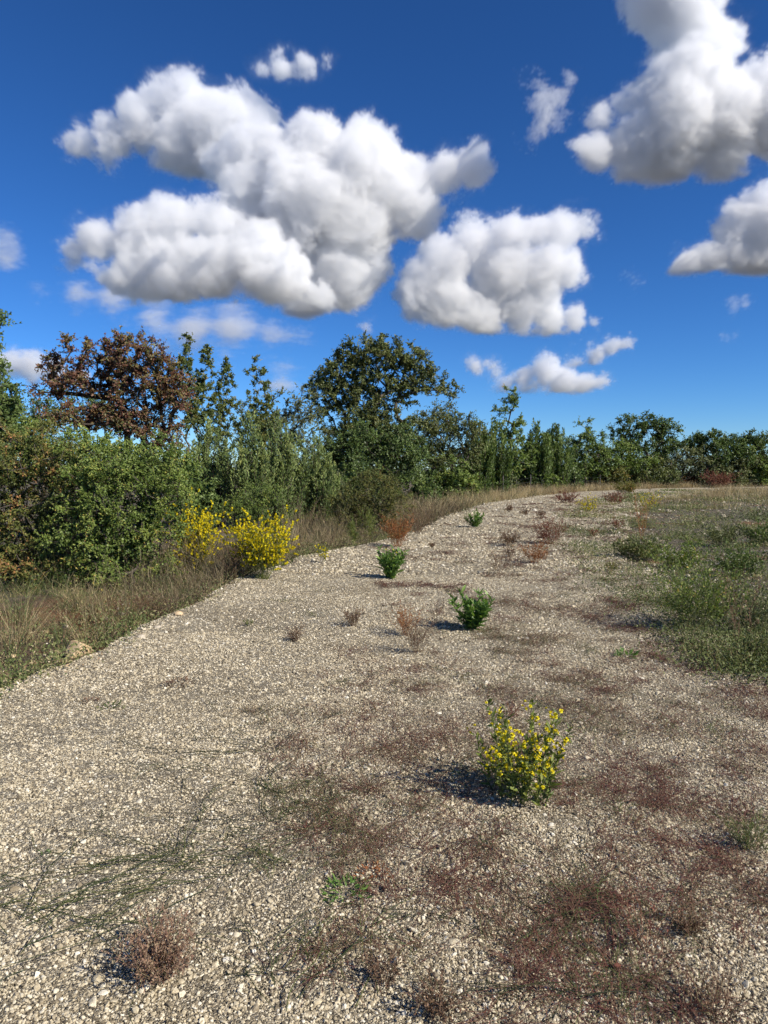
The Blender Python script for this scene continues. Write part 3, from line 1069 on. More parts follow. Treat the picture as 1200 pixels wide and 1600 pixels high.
# ---- the big oak
woody('oak_tree', 'big spreading oak tree standing above all the scrub', 'tree',
      [(545, 570, 50, 34), (595, 550, 62, 28), (640, 570, 45, 28), (520, 610, 48, 40), (580, 610, 60, 45), (640, 605, 40, 24), (690, 608, 34, 12), (560, 670, 70, 50), (500, 600, 30, 16), (610, 680, 60, 45), (660, 590, 40, 16)], 33, 'oak', 33,
      base_px=598, n=680, nt=11, nl=11, L=.115, W=.068, r0=.008, cr=.36, trunk=.28, shell=.55, tint0=.5, gap=.55)
shrub('broadleaf_shrub', 'dark shaded shrub beneath the big oak', 'shrub', [(560, 700, 55, 42), (620, 705, 50, 40), (530, 720, 40, 35)], 30.5, 'dark', 34, n=170, nt=14, nl=11, L=.10, W=.06, r0=.008, cr=.45, tint0=.36, inner=70, group='scrub below the oak')
shrub('broadleaf_shrub', 'grey green shrub leaning out right of the oak', 'shrub', [(690, 670, 48, 36), (725, 690, 40, 45), (670, 710, 50, 38), (650, 670, 30, 30)], 30, 'oak', 35, n=150, nt=13, nl=11, L=.09, W=.05, r0=.009, cr=.42, tint0=.52, inner=40, group='scrub below the oak')
# ---- right half of the tree line
for i, (cx, hw, tp, y, lab) in enumerate(((745, 26, 655, 39, 'dark juniper just right of the oak scrub'), (772, 28, 652, 40, 'dark juniper left of the slender tree tip'),
                                          (838, 30, 655, 40, 'dark juniper right of the slender tree tip'), (868, 26, 662, 42, 'rightmost dark juniper of the middle row'))):
    juniper(lab, (cx, hw, tp), y, 60 + i, mat='dark', plumes=44, per=180, nL=.17, nW=.065, group='dark junipers right of the oak')
woody('sapling', 'slender tree with wispy leafy tip above the junipers', 'tree', [(800, 622, 15, 16), (790, 640, 20, 12), (806, 605, 9, 9), (800, 670, 28, 30), (805, 710, 32, 30)], 37.5, 'green', 65, n=80, nt=9, nl=10, L=.13, W=.075, r0=.009, cr=.34, trunk=.5, tint0=.42)
woody('broadleaf_tree', 'green tree between the junipers and the dark round tree', 'tree', [(915, 685, 34, 28), (900, 710, 38, 30), (940, 718, 34, 28), (905, 735, 45, 16)], 46, 'green', 66, n=110, nt=12, nl=10, L=.14, W=.08, r0=.012, cr=.5, tint0=.36, inner=25, group='trees of the right tree line')
woody('oak_tree', 'dark oak with a broad flat top on the right', 'tree', [(1000, 665, 36, 20), (1030, 668, 30, 20), (975, 680, 24, 20), (1045, 690, 28, 22), (1005, 695, 45, 30)], 56, 'dark', 67, n=150, nt=12, nl=10, L=.17, W=.10, r0=.014, cr=.55, trunk=.35, tint0=.34, group='trees of the right tree line')
shrub('broadleaf_shrub', 'bright green bush below the flat topped dark oak', 'shrub', [(965, 710, 30, 24), (990, 720, 30, 22), (930, 725, 28, 20)], 50, 'green', 68, n=80, nt=12, nl=10, L=.14, W=.08, r0=.009, cr=.5, tint0=.38, inner=20, group='bushes of the right tree line')
shrub('broadleaf_shrub', 'olive bush in front of the small dark tree at right', 'shrub', [(1050, 715, 40, 24), (1085, 718, 32, 24), (1020, 728, 34, 18)], 54, 'olive', 69, n=100, nt=12, nl=10, L=.14, W=.07, r0=.009, cr=.5, tint0=.42, inner=25, group='bushes of the right tree line')
woody('oak_tree', 'small dark tree with a ragged top right of the flat topped oak', 'tree', [(1105, 680, 20, 13), (1085, 690, 18, 12), (1125, 695, 24, 16), (1108, 705, 34, 22)], 60, 'dark', 70, n=100, nt=12, nl=10, L=.18, W=.10, r0=.014, cr=.55, tint0=.34, group='trees of the right tree line')
woody('broadleaf_tree', 'dark tree with a rounded head close to the right edge', 'tree', [(1155, 692, 20, 14), (1175, 690, 16, 16), (1150, 712, 30, 22)], 62, 'dark', 71, n=90, nt=12, nl=10, L=.18, W=.10, r0=.014, cr=.55, tint0=.38, group='trees of the right tree line')
woody('broadleaf_tree', 'dark tree cut off by the right edge', 'tree', [(1200, 690, 26, 18), (1225, 700, 40, 34), (1190, 712, 30, 26)], 58, 'dark', 72, n=90, nt=12, nl=10, L=.17, W=.10, r0=.014, cr=.55, tint0=.30, group='trees of the right tree line')
shrub('broadleaf_shrub', 'low grey green bush at the right edge of the field', 'shrub', [(1160, 728, 36, 14), (1200, 724, 30, 16)], 52, 'olive', 73, n=60, nt=12, nl=10, L=.13, W=.07, r0=.008, cr=.45, tint0=.35, group='bushes of the right tree line')
for i, (cx, hw, tp, y, mt, lab) in enumerate(((760, 44, 700, 36, 'oak', 'olive bush at the feet of the dark junipers'), (828, 40, 690, 36, 'green', 'leafy bush under the slender tree'), (872, 34, 705, 41, 'dark', 'dark bush under the rightmost juniper'),
                                              (1010, 44, 712, 50, 'oak', 'olive oak bush right below the flat topped oak'), (1125, 44, 708, 55, 'olive', 'wide olive bush under the ragged small tree'), (1190, 40, 704, 50, 'green', 'green bush below the tree at the right edge'),
                                              (700, 44, 715, 29, 'green', 'green bush low at the right foot of the oak'), (500, 40, 712, 25, 'olive', 'olive bush between the junipers and the oak'), (555, 46, 700, 27, 'dark', 'dark low bush in the shade under the oak'), (640, 44, 705, 27.5, 'dark', 'dark bush at the right foot of the oak trunk'), (300, 40, 715, 18, 'dark', 'dark bush between the green shrub and the junipers'),  # the low dark bush under the oak is added in place of shade
                                              (950, 34, 720, 47, 'yellowgreen', 'yellowish bush low in the middle of the right tree line'))):
    gy_ = 738 + CZ * F / y
    my = (tp + gy_) / 2
    hh = (gy_ - tp) / 2
    shrub('broadleaf_shrub', lab, 'shrub', [(cx, my, hw, hh), (cx - hw * .5, my + hh * .35, hw * .7, hh * .65), (cx + hw * .5, my + hh * .3, hw * .7, hh * .7)], y, mt, 1200 + i,
          n=76, nt=12, nl=9, L=.0033 * y + .01, W=.0017 * y + .008, r0=.00022 * y, cr=.0115 * y, tint0=.42, inner=30, group='bushes at the foot of the tree line')
# ---- low bushes along the verge
shrub('broadleaf_shrub', 'low yellowing green bush where the track bends', 'shrub', [(580, 778, 46, 38), (548, 795, 36, 32), (610, 790, 36, 36), (590, 756, 34, 26)], 19.3, 'yellowgreen', 74, push=False, n=190, nt=13, nl=11, L=.045, W=.022, r0=.003, cr=.26, tint0=.36)
shrub('broadleaf_shrub', 'low green bush behind the bend of the track', 'shrub', [(690, 765, 30, 22), (730, 762, 24, 20), (660, 755, 30, 22)], 27, 'green', 75, n=90, nt=12, nl=10, L=.06, W=.03, r0=.004, cr=.3, tint0=.42)
shrub('broadleaf_shrub', 'small dark green bush among dry twigs behind the yellow flowers', 'shrub', [(395, 790, 32, 30), (420, 780, 22, 22), (370, 800, 28, 24)], 14.5, 'green', 76, n=90, nt=13, nl=11, L=.035, W=.018, r0=.003, cr=.20, tint0=.36)


# ------------------------------------------------------------------ herbs: generators
def herb_stems(rng, base, h, spread, n, k=6, lean=.5, wob=.03, root=.18):
    a = np.arange(n) * 2.39996 + rng.normal(0, .35, n) + rng.random() * 6
    q = np.clip(((np.arange(n) + .5) / n) ** .6 + rng.normal(0, .06, n), 0, 1.1)
    D = unit(np.stack([np.cos(a) * q * lean, np.sin(a) * q * lean, np.ones(n)], 1))
    B = base + np.stack([np.cos(a) * q * spread * root, np.sin(a) * q * spread * root, np.zeros(n)], 1)
    return curves(rng, B, D, h * rng.uniform(.6, 1.0, n), k, bend=np.stack([np.cos(a) * .10, np.sin(a) * .10, np.full(n, .05)], 1), wob=wob)


def twiggy(name, label, px, py, hpx, wpx, mat, seed, n=24, nb=7, nleaf=9, leaf=(.012, .005), group=None, r=.0014, lean=None, stem=None, cat='plant', flowers=0):
    """an upright much branched dry herb: stems and tiny leaves"""
    rng = rg(seed)
    base = G(px, py)
    u = base[1] / F
    h = hpx * u
    w = wpx * u * .5
    t = thing(name, base, label, cat, group)
    P = herb_stems(rng, base, h, w, n, 6, lean if lean is not None else min(1.3, w / h))
    st = MB()
    tubes(st, P, np.linspace(r, r * .5, 6)[None] * np.ones((n, 1)), 3, rng.random(n))
    tb = rng.uniform(.2, .95, (n, nb))
    Q, T = along(P, tb)
    Q = Q.reshape(-1, 3)
    T = T.reshape(-1, 3)
    D = unit(T * .9 + rdir(rng, len(Q), .1) * .75)
    P2 = curves(rng, Q, D, h * .26 * rng.uniform(.5, 1.2, len(Q)), 4, wob=.05)
    ribbons(st, P2, np.linspace(r * 1.3, r * .7, 4)[None] * np.ones((len(Q), 1)), rng.random(len(Q)))
    st.build('stems', M[stem or mat], t, base)
    tl = rng.uniform(.1, 1, (len(Q), max(3, int(nleaf * .85))))
    X, T = along(P2, tl)
    X = X.reshape(-1, 3)
    T = T.reshape(-1, 3)
    lf = MB()
    k = len(X)
    leaves(lf, X, unit(T + rdir(rng, k) * .9), rdir(rng, k, .5), leaf[0] * rng.uniform(.5, 1.3, k), leaf[1] * rng.uniform(.6, 1.3, k), np.clip(rng.normal(.5, .22, k), 0, 1))
    lf.build('foliage', M[mat], t, base)
    if flowers:
        fm = MB()
        tl = rng.uniform(.7, 1.05, (len(Q), flowers))
        X, T = along(P2, tl)
        X = X.reshape(-1, 3)
        heads(fm, X, rng, leaf[0] * 1.0)
        fm.build('flowers', M['flower'], t, base)['kind'] = 'stuff'
    return t


def heads(mb, X, rng, size):
    """small daisy-like flower heads: two crossed tufts of petals each"""
    n = len(X)
    for _ in range(4):
        D = rdir(rng, n, .4)
        leaves(mb, X - D * size * .5, D, rdir(rng, n), size * rng.uniform(.7, 1.2, n), size * .8, np.clip(rng.normal(.5, .22, n), 0, 1), fold=.3)


def tuft(mb, rng, base, n, h, lean, w=.004, spread=.06, tint=(.6, .2), k=4):
    a = rng.uniform(0, 2 * math.pi, n)
    q = rng.random(n) ** .7
    D = unit(np.stack([np.cos(a) * q * lean, np.sin(a) * q * lean, np.ones(n)], 1))
    B = np.broadcast_to(base, (n, 3)) + np.stack([np.cos(a), np.sin(a), np.zeros(n)], 1) * (rng.random((n, 1)) * spread)
    P = curves(rng, B, D, h * rng.uniform(.45, 1.0, n), k, bend=np.stack([np.cos(a) * .3 * lean, np.sin(a) * .3 * lean, -.2 * q * lean], 1), wob=.02)
    sd_ = rdir(rng, n)
    sd_[:, 2] *= .2
    ribbons(mb, P, np.linspace(1, .15, k)[None] * w * rng.uniform(.6, 1.3, (n, 1)), np.clip(rng.normal(tint[0], tint[1], n), 0, 1), unit(sd_))


def leaf_mesh(mat, L=1.0, W=.3, name='leaf'):
    """one lanceolate leaf blade along +Y with a folded midrib and a bent tip"""
    t = np.array([0, .15, .4, .65, .85, 1.0])
    w = np.array([.06, .5, 1.0, .85, .45, .02]) * W * .5
    z = -.22 * t ** 2 * L * .6
    v = []
    for i in range(6):
        v += [(-w[i], t[i] * L, z[i] + w[i] * .35), (0, t[i] * L, z[i]), (w[i], t[i] * L, z[i] + w[i] * .35)]
    q = []
    for i in range(5):
        a = i * 3
        q += [(a, a + 1, a + 4, a + 3), (a + 1, a + 2, a + 5, a + 4)]
    out = []
    for tn in (.15, .4, .6, .85):
        mb = MB()
        mb.add(v, quads=q, tint=tn)
        out.append(mb.mesh(name, mat, smooth=True))
    return out


def head_mesh():
    """one yellow flower head: a ring of petals round a dome on a green cup"""
    out = []
    for k in range(3):
        mb = MB()
        n = 9 + k
        a = np.arange(n) * 2 * math.pi / n + k
        D = np.stack([np.cos(a), np.sin(a), np.full(n, .35 - .3 * k)], 1)
        leaves(mb, np.zeros((n, 3)), D, np.tile([[0, 0, 1.]], (n, 1)), np.full(n, 1.0), np.full(n, .55), np.linspace(.35, .95, n))
        leaves(mb, np.zeros((n, 3)), D * .6 + np.array([[0, 0, .9]]), D, np.full(n, .95), np.full(n, .5), np.linspace(.25, .8, n))
        ring = [(.45 * math.cos(x), .45 * math.sin(x), .12) for x in np.arange(6) * math.pi / 3] + [(0, 0, .38)]
        mb.add(ring, tris=[(i, (i + 1) % 6, 6) for i in range(6)], tint=.1)
        out.append(mb.mesh('flower_head', M['flower']))
    return out


def place(name, me, parent, p, d, size, rng, roll=None):
    d = Vector(d).normalized()
    q = d.to_track_quat('Y', 'Z')
    o = bpy.data.objects.new(name, me)
    COL.objects.link(o)
    o.parent = parent
    o.location = p
    o.rotation_mode = 'QUATERNION'
    from mathutils import Quaternion
    o.rotation_quaternion = q @ Quaternion((0, 1, 0), rng.normal(0, .5) if roll is None else roll)
    o.scale = (size, size, size)
    return o


def leafy(name, label, px, py, hpx, wpx, seed, mat, n, nl, LW, group=None, flowers=0, fsize=.008, leafmeshes=None, topflower=.45, lean=None, headmeshes=None, root=.18, tall=None):
    """a leafy herb whose stems, leaves and flower heads are parts of their own"""
    rng = rg(seed)
    base = G(px, py)
    u = base[1] / F
    h = hpx * u
    w = wpx * u * .5
    t = thing(name, base, label, 'plant', group)
    P = herb_stems(rng, base, h, w, n, 7, lean if lean is not None else w / h * 1.1, .02, root)
    if tall is not None:          # all stems shorter than the one that stands out
        k_ = .42 + .45 * rng.random(n)
        j_ = int(np.argmin(np.abs(P[:, -1, 0] - (base[0] + tall * w))))
        k_[j_] = 1.0
        P = P[:, :1] + (P - P[:, :1]) * np.stack([np.ones(n), np.ones(n), k_ * h / (P[:, -1, 2] - base[2])], 1)[:, None]
    for i in range(n):
        st = MB()
        tubes(st, P[i:i + 1], np.linspace(.0032, .0014, 7)[None], 5, rng.random())
        so = st.build('stem', M['greenstem'], t, base)
        tt = np.linspace(.10, 1.0, nl) + rng.normal(0, .02, nl)
        Q, T = along(P[i:i + 1], tt[None])
        ph = rng.random() * 6
        for j in range(nl):
            a = ph + j * 2.4
            rad = np.array([math.cos(a), math.sin(a), .15])
            up = .35 + .75 * max(0, tt[j])
            d = rad + T[0, j] * up
            s_ = LW * rng.uniform(.7, 1.15) * (1.0 - .55 * max(0, tt[j] - .3)) * (.75 + .25 * min(1, tt[j] * 4))
            lo = place('leaf', leafmeshes[rng.integers(len(leafmeshes))], so, Q[0, j] - base, d, s_, rng)
        if flowers:
            tf = np.repeat(rng.uniform(topflower, 1.04, (flowers + 2) // 3), 3)[:flowers] + rng.normal(0, .012, flowers)
            Q, T = along(P[i:i + 1], tf[None])
            fa = np.repeat(rng.random((flowers + 2) // 3) * 6.28, 3)
            for j in range(flowers):
                a = fa[j] + rng.normal(0, .6)
                off = np.array([math.cos(a), math.sin(a), .5 + rng.random()]) * fsize * rng.uniform(1.2, 3.6)
                o = place('flower_head', headmeshes[rng.integers(3)], so, Q[0, j] + off - base, (0, 1, 0), fsize * rng.uniform(.7, 1.15), rng, 0)
                o.rotation_quaternion = Vector(off + rng.normal(0, fsize, 3)).to_track_quat('Z', 'Y')
    # the many small leaves between the large ones
    Q, T = along(P, rng.uniform(.03, .97, (n, 46)))
    Q, T = Q.reshape(-1, 3), T.reshape(-1, 3)
    k = len(Q)
    lf = MB()
    leaves(lf, Q, unit(T * .7 + rdir(rng, k, .2)), rdir(rng, k, .6), LW * .55 * rng.uniform(.5, 1.1, k), LW * .14 * rng.uniform(.7, 1.3, k), np.clip(rng.normal(.5, .2, k), 0, 1))
    lf.build('small_leaves', M[mat], t, base)['kind'] = 'stuff'
    return t


# ------------------------------------------------------------------ herbs: the ones one can point at
LM_IN = leaf_mesh(M['inula'], 1.0, .22)
LM_GR = leaf_mesh(M['leaf'], 1.0, .30)
HM = head_mesh()
leafy('flowering_plant', 'yellow flowering plant alone on the gravel in the foreground', 816, 1246, 170, 132, 101, 'inula', 23, 13, .078, flowers=13, fsize=.0125, leafmeshes=LM_IN, headmeshes=HM, topflower=.30, lean=.24, root=.72, tall=-.8)
leafy('leafy_plant', 'bright green leafy plant on the track beside a brown twiggy one', 738, 984, 62, 62, 102, 'leaf', 15, 11, .14, leafmeshes=LM_GR, lean=.5, group='green leafy plants on the track')
leafy('leafy_plant', 'bright green leafy plant farther up the track near the left verge', 610, 904, 50, 54, 103, 'leaf', 14, 10, .17, leafmeshes=LM_GR, lean=.5, group='green leafy plants on the track', flowers=1, fsize=.012, headmeshes=HM, topflower=.9)
leafy('leafy_plant', 'small green leafy plant at the bend of the track', 742, 824, 26, 34, 104, 'leaf', 9, 8, .2, leafmeshes=LM_GR, lean=.8, group='green leafy plants on the track')
twiggy('leafy_weed', 'thin olive weed just left of the small leafy plant at the bend', 731, 824, 36, 16, 'olive', 105, 12, 6, 8, (.03, .012))
twiggy('flowering_plant', 'yellow green flowering plant in the middle of the far track', 919, 804, 28, 34, 'yellowgreen', 106, 18, 6, 8, (.04, .018), flowers=2)
twiggy('flowering_plant', 'yellow green flowering plant at the right border of the far track', 1016, 797, 32, 34, 'inula', 107, 18, 6, 8, (.04, .018), flowers=2)
twiggy('flowering_shrub', 'yellow flowering bush leaning against the green shrub', 308, 892, 116, 76, 'inula', 108, 50, 9, 10, (.036, .012), flowers=4, cat='shrub', lean=.26, group='yellow flowering bushes on the left verge', r=.0025)
twiggy('flowering_shrub', 'rounder yellow flowering bush right at the gravel edge', 410, 905, 96, 112, 'inula', 109, 64, 9, 10, (.036, .012), flowers=4, cat='shrub', lean=.52, group='yellow flowering bushes on the left verge', r=.0025)
twiggy('flowering_plant', 'tiny upright green plant at the gravel edge right of the yellow bushes', 506, 880, 28, 14, 'inula', 110, 8, 6, 7, (.03, .01), flowers=1)
T_ = [
    (651, 1020, 62, 66, 'brownweed', 'brown twiggy weed in front of its rusty neighbour', 24, 7, 9),
    (634, 992, 50, 56, 'rustweed', 'rusty twiggy weed left of the bright green leafy plant', 22, 7, 9),
    (683, 975, 42, 44, 'brownweed', 'sparse grey brown twigs leaning behind the rusty weed', 9, 5, 5),
    (552, 979, 32, 42, 'brownweed', 'small dark brown tuft alone on the pale gravel', 22, 6, 8),
    (460, 1004, 26, 38, 'brownweed', 'small brown tuft left of the centre on pale gravel', 18, 6, 8),
    (388, 978, 12, 20, 'verge', 'tiny greenish tuft near the left edge of the track', 10, 4, 6),
    (621, 855, 52, 52, 'rustweed', 'orange rust bush at the left border where the track bends', 36, 8, 9),
    (836, 880, 34, 62, 'rustweed', 'rust orange weed in front of the red one', 26, 7, 9),
    (858, 850, 42, 64, 'redweed', 'dark red bushy weed on the far track', 34, 8, 9),
    (796, 853, 26, 50, 'brownweed', 'olive brown spreading weed on the far track', 26, 7, 9),
    (796, 871, 18, 22, 'brownweed', 'little brown weed just below the olive brown one', 12, 5, 7),
    (780, 897, 34, 40, 'brownweed', 'loose brown twigs on the track left of the orange weed', 12, 6, 7),
    (675, 857, 10, 14, 'brownweed', 'tiny brown tuft beside the orange rust bush', 10, 4, 6),
    (955, 893, 17, 22, 'yellowgreen', 'tiny yellow brown tuft on bare gravel at right', 12, 5, 7),
    (1002, 838, 78, 26, 'rustweed', 'tall thin reddish stems at the right border of the track', 10, 6, 6),
    (885, 786, 22, 58, 'redweed', 'red brown weed left of the far yellow plant', 26, 6, 8),
    (960, 788, 22, 46, 'redweed', 'red weed right of the far yellow plant', 22, 6, 8),
    (1122, 762, 28, 62, 'redweed', 'pinkish red bush in front of the far right bushes', 40, 7, 9),
    (1072, 760, 26, 52, 'rustweed', 'orange brown bush at the end of the track', 34, 7, 9),
    (978, 772, 22, 50, 'yellowgreen', 'yellowish green bush at the far end of the track', 34, 7, 9),
    (845, 812, 16, 24, 'brownweed', 'small brown weed in the middle of the far track', 12, 5, 7),
    (820, 806, 14, 18, 'brownweed', 'smallest brown weed of the far track', 10, 5, 7),
    (795, 800, 12, 18, 'brownweed', 'low brown weed by the far left edge of the track', 10, 5, 7),
    (928, 838, 14, 26, 'redweed', 'small red weed right of the dark red bushy one', 12, 5, 7),
    (965, 828, 18, 22, 'redweed', 'low red weed near the right border of the far track', 12, 5, 7),
    (800, 1122, 22, 44, 'redweed', 'small reddish twigs right behind the foreground yellow plant', 14, 5, 7),
    (248, 1532, 95, 140, 'pinkweed', 'pinkish brown feathery weed in the left foreground', 60, 8, 10),
    (683, 1588, 62, 100, 'brownweed', 'dark brown spiky weed at the bottom centre', 26, 6, 8),
    (600, 1536, 62, 110, 'brownweed', 'thin dark twigs sprawling left of the spiky weed', 18, 6, 7),
    (1010, 1480, 120, 150, 'redweed', 'red stemmed weed with small leaves at lower right', 12, 5, 5),
    (1120, 1590, 100, 150, 'brownweed', 'dark reddish brown weed at the bottom right corner', 16, 6, 6),
    (1170, 1330, 60, 90, 'verge', 'dark tuft of dry grassy weed at the right edge', 30, 6, 6),
    (1075, 1460, 50, 80, 'brownweed', 'dry brown tuft between the red stemmed weeds', 22, 6, 7),
]
for i, (px, py, hp, wp, mt, lab, n, nb, nl) in enumerate(T_):
    d = G(px, py)[1]
    ls = .0105 if d < 6 else .0018 * d + .002
    n = int(n * (1.35 if d > 6 else 1.1))
    twiggy('dry_weed' if mt not in ('yellowgreen', 'verge') else 'weed', lab, px, py, hp, wp, mt, 200 + i, n, nb, nl, (ls, ls * .42), r=max(.0012, .00016 * d), group='weeds growing through the gravel')
# two feathery saplings by the orange bush
for i, (px, lab) in enumerate(((553, 'feathery green seedling, left one by the orange bush'), (577, 'feathery green seedling, right one by the orange bush'))):
    twiggy('seedling', lab, px, 850, 50 + 4 * i, 30, 'inula', 260 + i, 6, 22, 12, (.05, .008), lean=.12, group='feathery seedlings at the verge')


LM_RED = leaf_mesh(M['redweed'], 1.0, .55, 'fallen_leaf')
for i, (px, py, lab) in enumerate(((914, 1474, 'red fallen leaf, upper one in the lower right gravel'), (958, 1514, 'red fallen leaf, beside a pale stone at lower right'), (926, 1530, 'red fallen leaf, lowest one at lower right'), (938, 1388, 'red fallen leaf, highest one near the thin red stems'))):
    o = place('fallen_leaf', LM_RED[3 - i % 2], None, G(px, py) + np.array([0, 0, .022]), (1, .4 * i - .5, .25), .026, rg(330 + i))
    tag(o, lab, 'leaf', 'red leaves fallen on the gravel')


# low leaf rosettes on the gravel
def rosette(label, px, py, wpx, seed, n, mat, L, group='leaf rosettes flat on the gravel'):
    rng = rg(seed)
    base = G(px, py)
    t = thing('leaf_rosette', base, label, 'plant', group)
    w = wpx * base[1] / F * .5
    mb = MB()
    a = rng.uniform(0, 6.28, n)
    r = np.sqrt(rng.random(n)) * w
    P = base + np.stack([r * np.cos(a), r * np.sin(a), .006 + .02 * rng.random(n)], 1)
    D = np.stack([np.cos(a), np.sin(a), rng.uniform(.1, .9, n)], 1) + rng.normal(0, .3, (n, 3))
    leaves(mb, P, D, np.tile([[0, 0, 1.]], (n, 1)) + rng.normal(0, .3, (n, 3)), L * rng.uniform(.6, 1.2, n), L * .38 * rng.uniform(.7, 1.2, n), np.clip(rng.normal(.4, .2, n), 0, 1))
    mb.build('foliage', M[mat], t, base)
    return t


rosette('dark green leaf rosette at right below the red mats', 978, 1027, 34, 300, 46, 'leaf', .06)
rosette('low green leaf cluster in the centre foreground', 542, 1395, 74, 301, 130, 'leaf', .026)
rosette('rusty low leaf cluster touching the green one in the foreground', 585, 1370, 60, 302, 110, 'rustweed', .018)
rosette('dark flat weed on pale gravel at left, the largest of three', 281, 1069, 46, 303, 90, 'brownweed', .03)
rosette('small flat weed left of the largest one on pale gravel', 172, 1108, 40, 304, 60, 'verge', .028)
rosette('smallest flat weed nearest the left verge', 140, 1097, 24, 305, 40, 'brownweed', .028)
rosette('tiny bright green sprout at the left of the foreground', 70, 1338, 14, 306, 16, 'leaf', .016)


# ------------------------------------------------------------------ creeping mats
def lift(P, rng, lo=.008, hi=.03):
    """lay polylines on the ground"""
    n, k, _ = P.shape
    P[..., 2] = hz(P[..., 0], P[..., 1]) + .008 + rng.uniform(lo, hi, (n, 1)) * np.sin(np.linspace(.25, 2.9, k))[None] + rng.normal(0, .003, (n, k))
    return P


def mat_patch(mb, rng, px, py, rx, ry, n, tint, ln=.22, wd=.0022, nleaf=8, leaf=.0085):
    n = int(n * 1.7)
    c = flat(px, py)
    u = c[1] / F
    sx = rx * u
    sy = (flat(px, py - ry)[1] - flat(px, py + ry)[1]) * .5
    m = max(2, n // 22)
    cen = np.stack([c[0] + rng.normal(0, .62, m) * sx, c[1] + rng.normal(0, .62, m) * sy, np.zeros(m)], 1)
    i = rng.integers(0, m, n)
    a = rng.uniform(0, 6.28, n)
    D = np.stack([np.cos(a), np.sin(a), np.zeros(n)], 1)
    P = cen[i] + np.concatenate([rng.normal(0, .05, (n, 2)) * [[sx * 2, sy * 2]], np.zeros((n, 1))], 1)
    s_ = max(1, c[1] / 5)
    k = 6
    Q = lift(curves(rng, P, D, ln * rng.uniform(.35, 1.2, n), k, wob=.05), rng)
    w = max(wd, .00042 * c[1])
    tb = np.clip(tint + rng.normal(0, .13, n) + rng.normal(0, .10, m)[i], 0, 1)
    ribbons(mb, Q, np.linspace(w, w * .5, k)[None] * np.ones((n, 1)) * 1.05, tb)
    t = rng.uniform(.05, 1, (n, nleaf))
    X, T = along(Q, t)
    X = X.reshape(-1, 3)
    T = T.reshape(-1, 3)
    kk = len(X)
    L = leaf * s_ ** .6
    leaves(mb, X, unit(T * .5 + rdir(rng, kk, .25)), rdir(rng, kk, 1.2), L * rng.uniform(.5, 1.3, kk), L * .45 * rng.uniform(.6, 1.2, kk), np.clip(np.repeat(tb, nleaf) + rng.normal(0, .15, kk), 0, 1))


mats = MB()
mr = rg(400)
for (px, py, rx, ry, n, tint) in ((590, 1150, 120, 62, 300, .45), (640, 1220, 130, 50, 200, .58), (660, 1080, 120, 24, 160, .45), (880, 1120, 130, 40, 280, .62), (820, 1060, 130, 22, 160, .55), (1030, 1000, 100, 26, 330, .2),
                                  (975, 943, 62, 13, 240, .22), (1130, 1080, 80, 34, 240, .3), (1010, 1225, 110, 45, 200, .3), (1090, 1290, 95, 45, 140, .45), (900, 1240, 70, 50, 90, .4), (760, 1390, 130, 50, 150, .42),
                                  (610, 1310, 110, 50, 140, .55), (650, 917, 52, 8, 220, .22), (905, 800, 70, 10, 120, .2), (960, 790, 60, 8, 110, .2), (870, 962, 80, 16, 170, .5), (850, 905, 110, 14, 190, .45), (770, 998, 60, 16, 150, .7),
                                  (830, 1010, 100, 18, 150, .6), (1150, 1180, 70, 50, 130, .35), (1130, 1380, 90, 70, 170, .5), (950, 1410, 90, 50, 130, .35), (1060, 1540, 110, 50, 100, .42), (840, 1480, 90, 50, 60, .4), (480, 1240, 100, 40, 150, .7),
                                  (430, 1150, 80, 36, 60, .7), (730, 935, 60, 10, 80, .55), (820, 850, 110, 12, 120, .45), (880, 825, 80, 10, 120, .25), (980, 905, 60, 10, 80, .5), (720, 1150, 80, 40, 100, .55), (500, 1330, 90, 40, 60, .75),
                                  (700, 875, 60, 6, 60, .5), (800, 1180, 90, 30, 90, .5), (1060, 1130, 100, 30, 150, .5), (940, 1060, 90, 20, 130, .5), (600, 1480, 120, 50, 60, .5), (760, 820, 60, 6, 50, .4), (1100, 1040, 60, 14, 120, .22)):
    mat_patch(mats, mr, px, py, rx, ry, n, tint)
for j in range(150):
    y_ = 2.1 + 7.5 * mr.random() ** 1.2
    x_ = y_ * (-.16 + .72 * mr.random() ** .65)
    if inset(x_, y_) > -.1:
        mat_patch(mats, mr, 600 + F * x_ / y_, 738 + CZ * F / y_, 40, 22, 16, mr.choice([.3, .45, .55, .75]), ln=.3, nleaf=10)
for j in range(90):
    y_ = 12 + 36 * mr.random() ** 1.3
    l_, r_ = edges(y_)
    x_ = l_ + (r_ - l_) * (.12 + .95 * mr.random() ** .7)
    mat_patch(mats, mr, 600 + F * x_ / y_, 738 + CZ * F / y_, 30, .12 * F * CZ / y_ ** 1.3, 26, mr.choice([.2, .3, .5]), ln=.45, nleaf=9)
tag(mats.build('creeping_weed_mats', M['mat']), 'mats of reddish brown creeping weed spread over the gravel', kind='stuff')


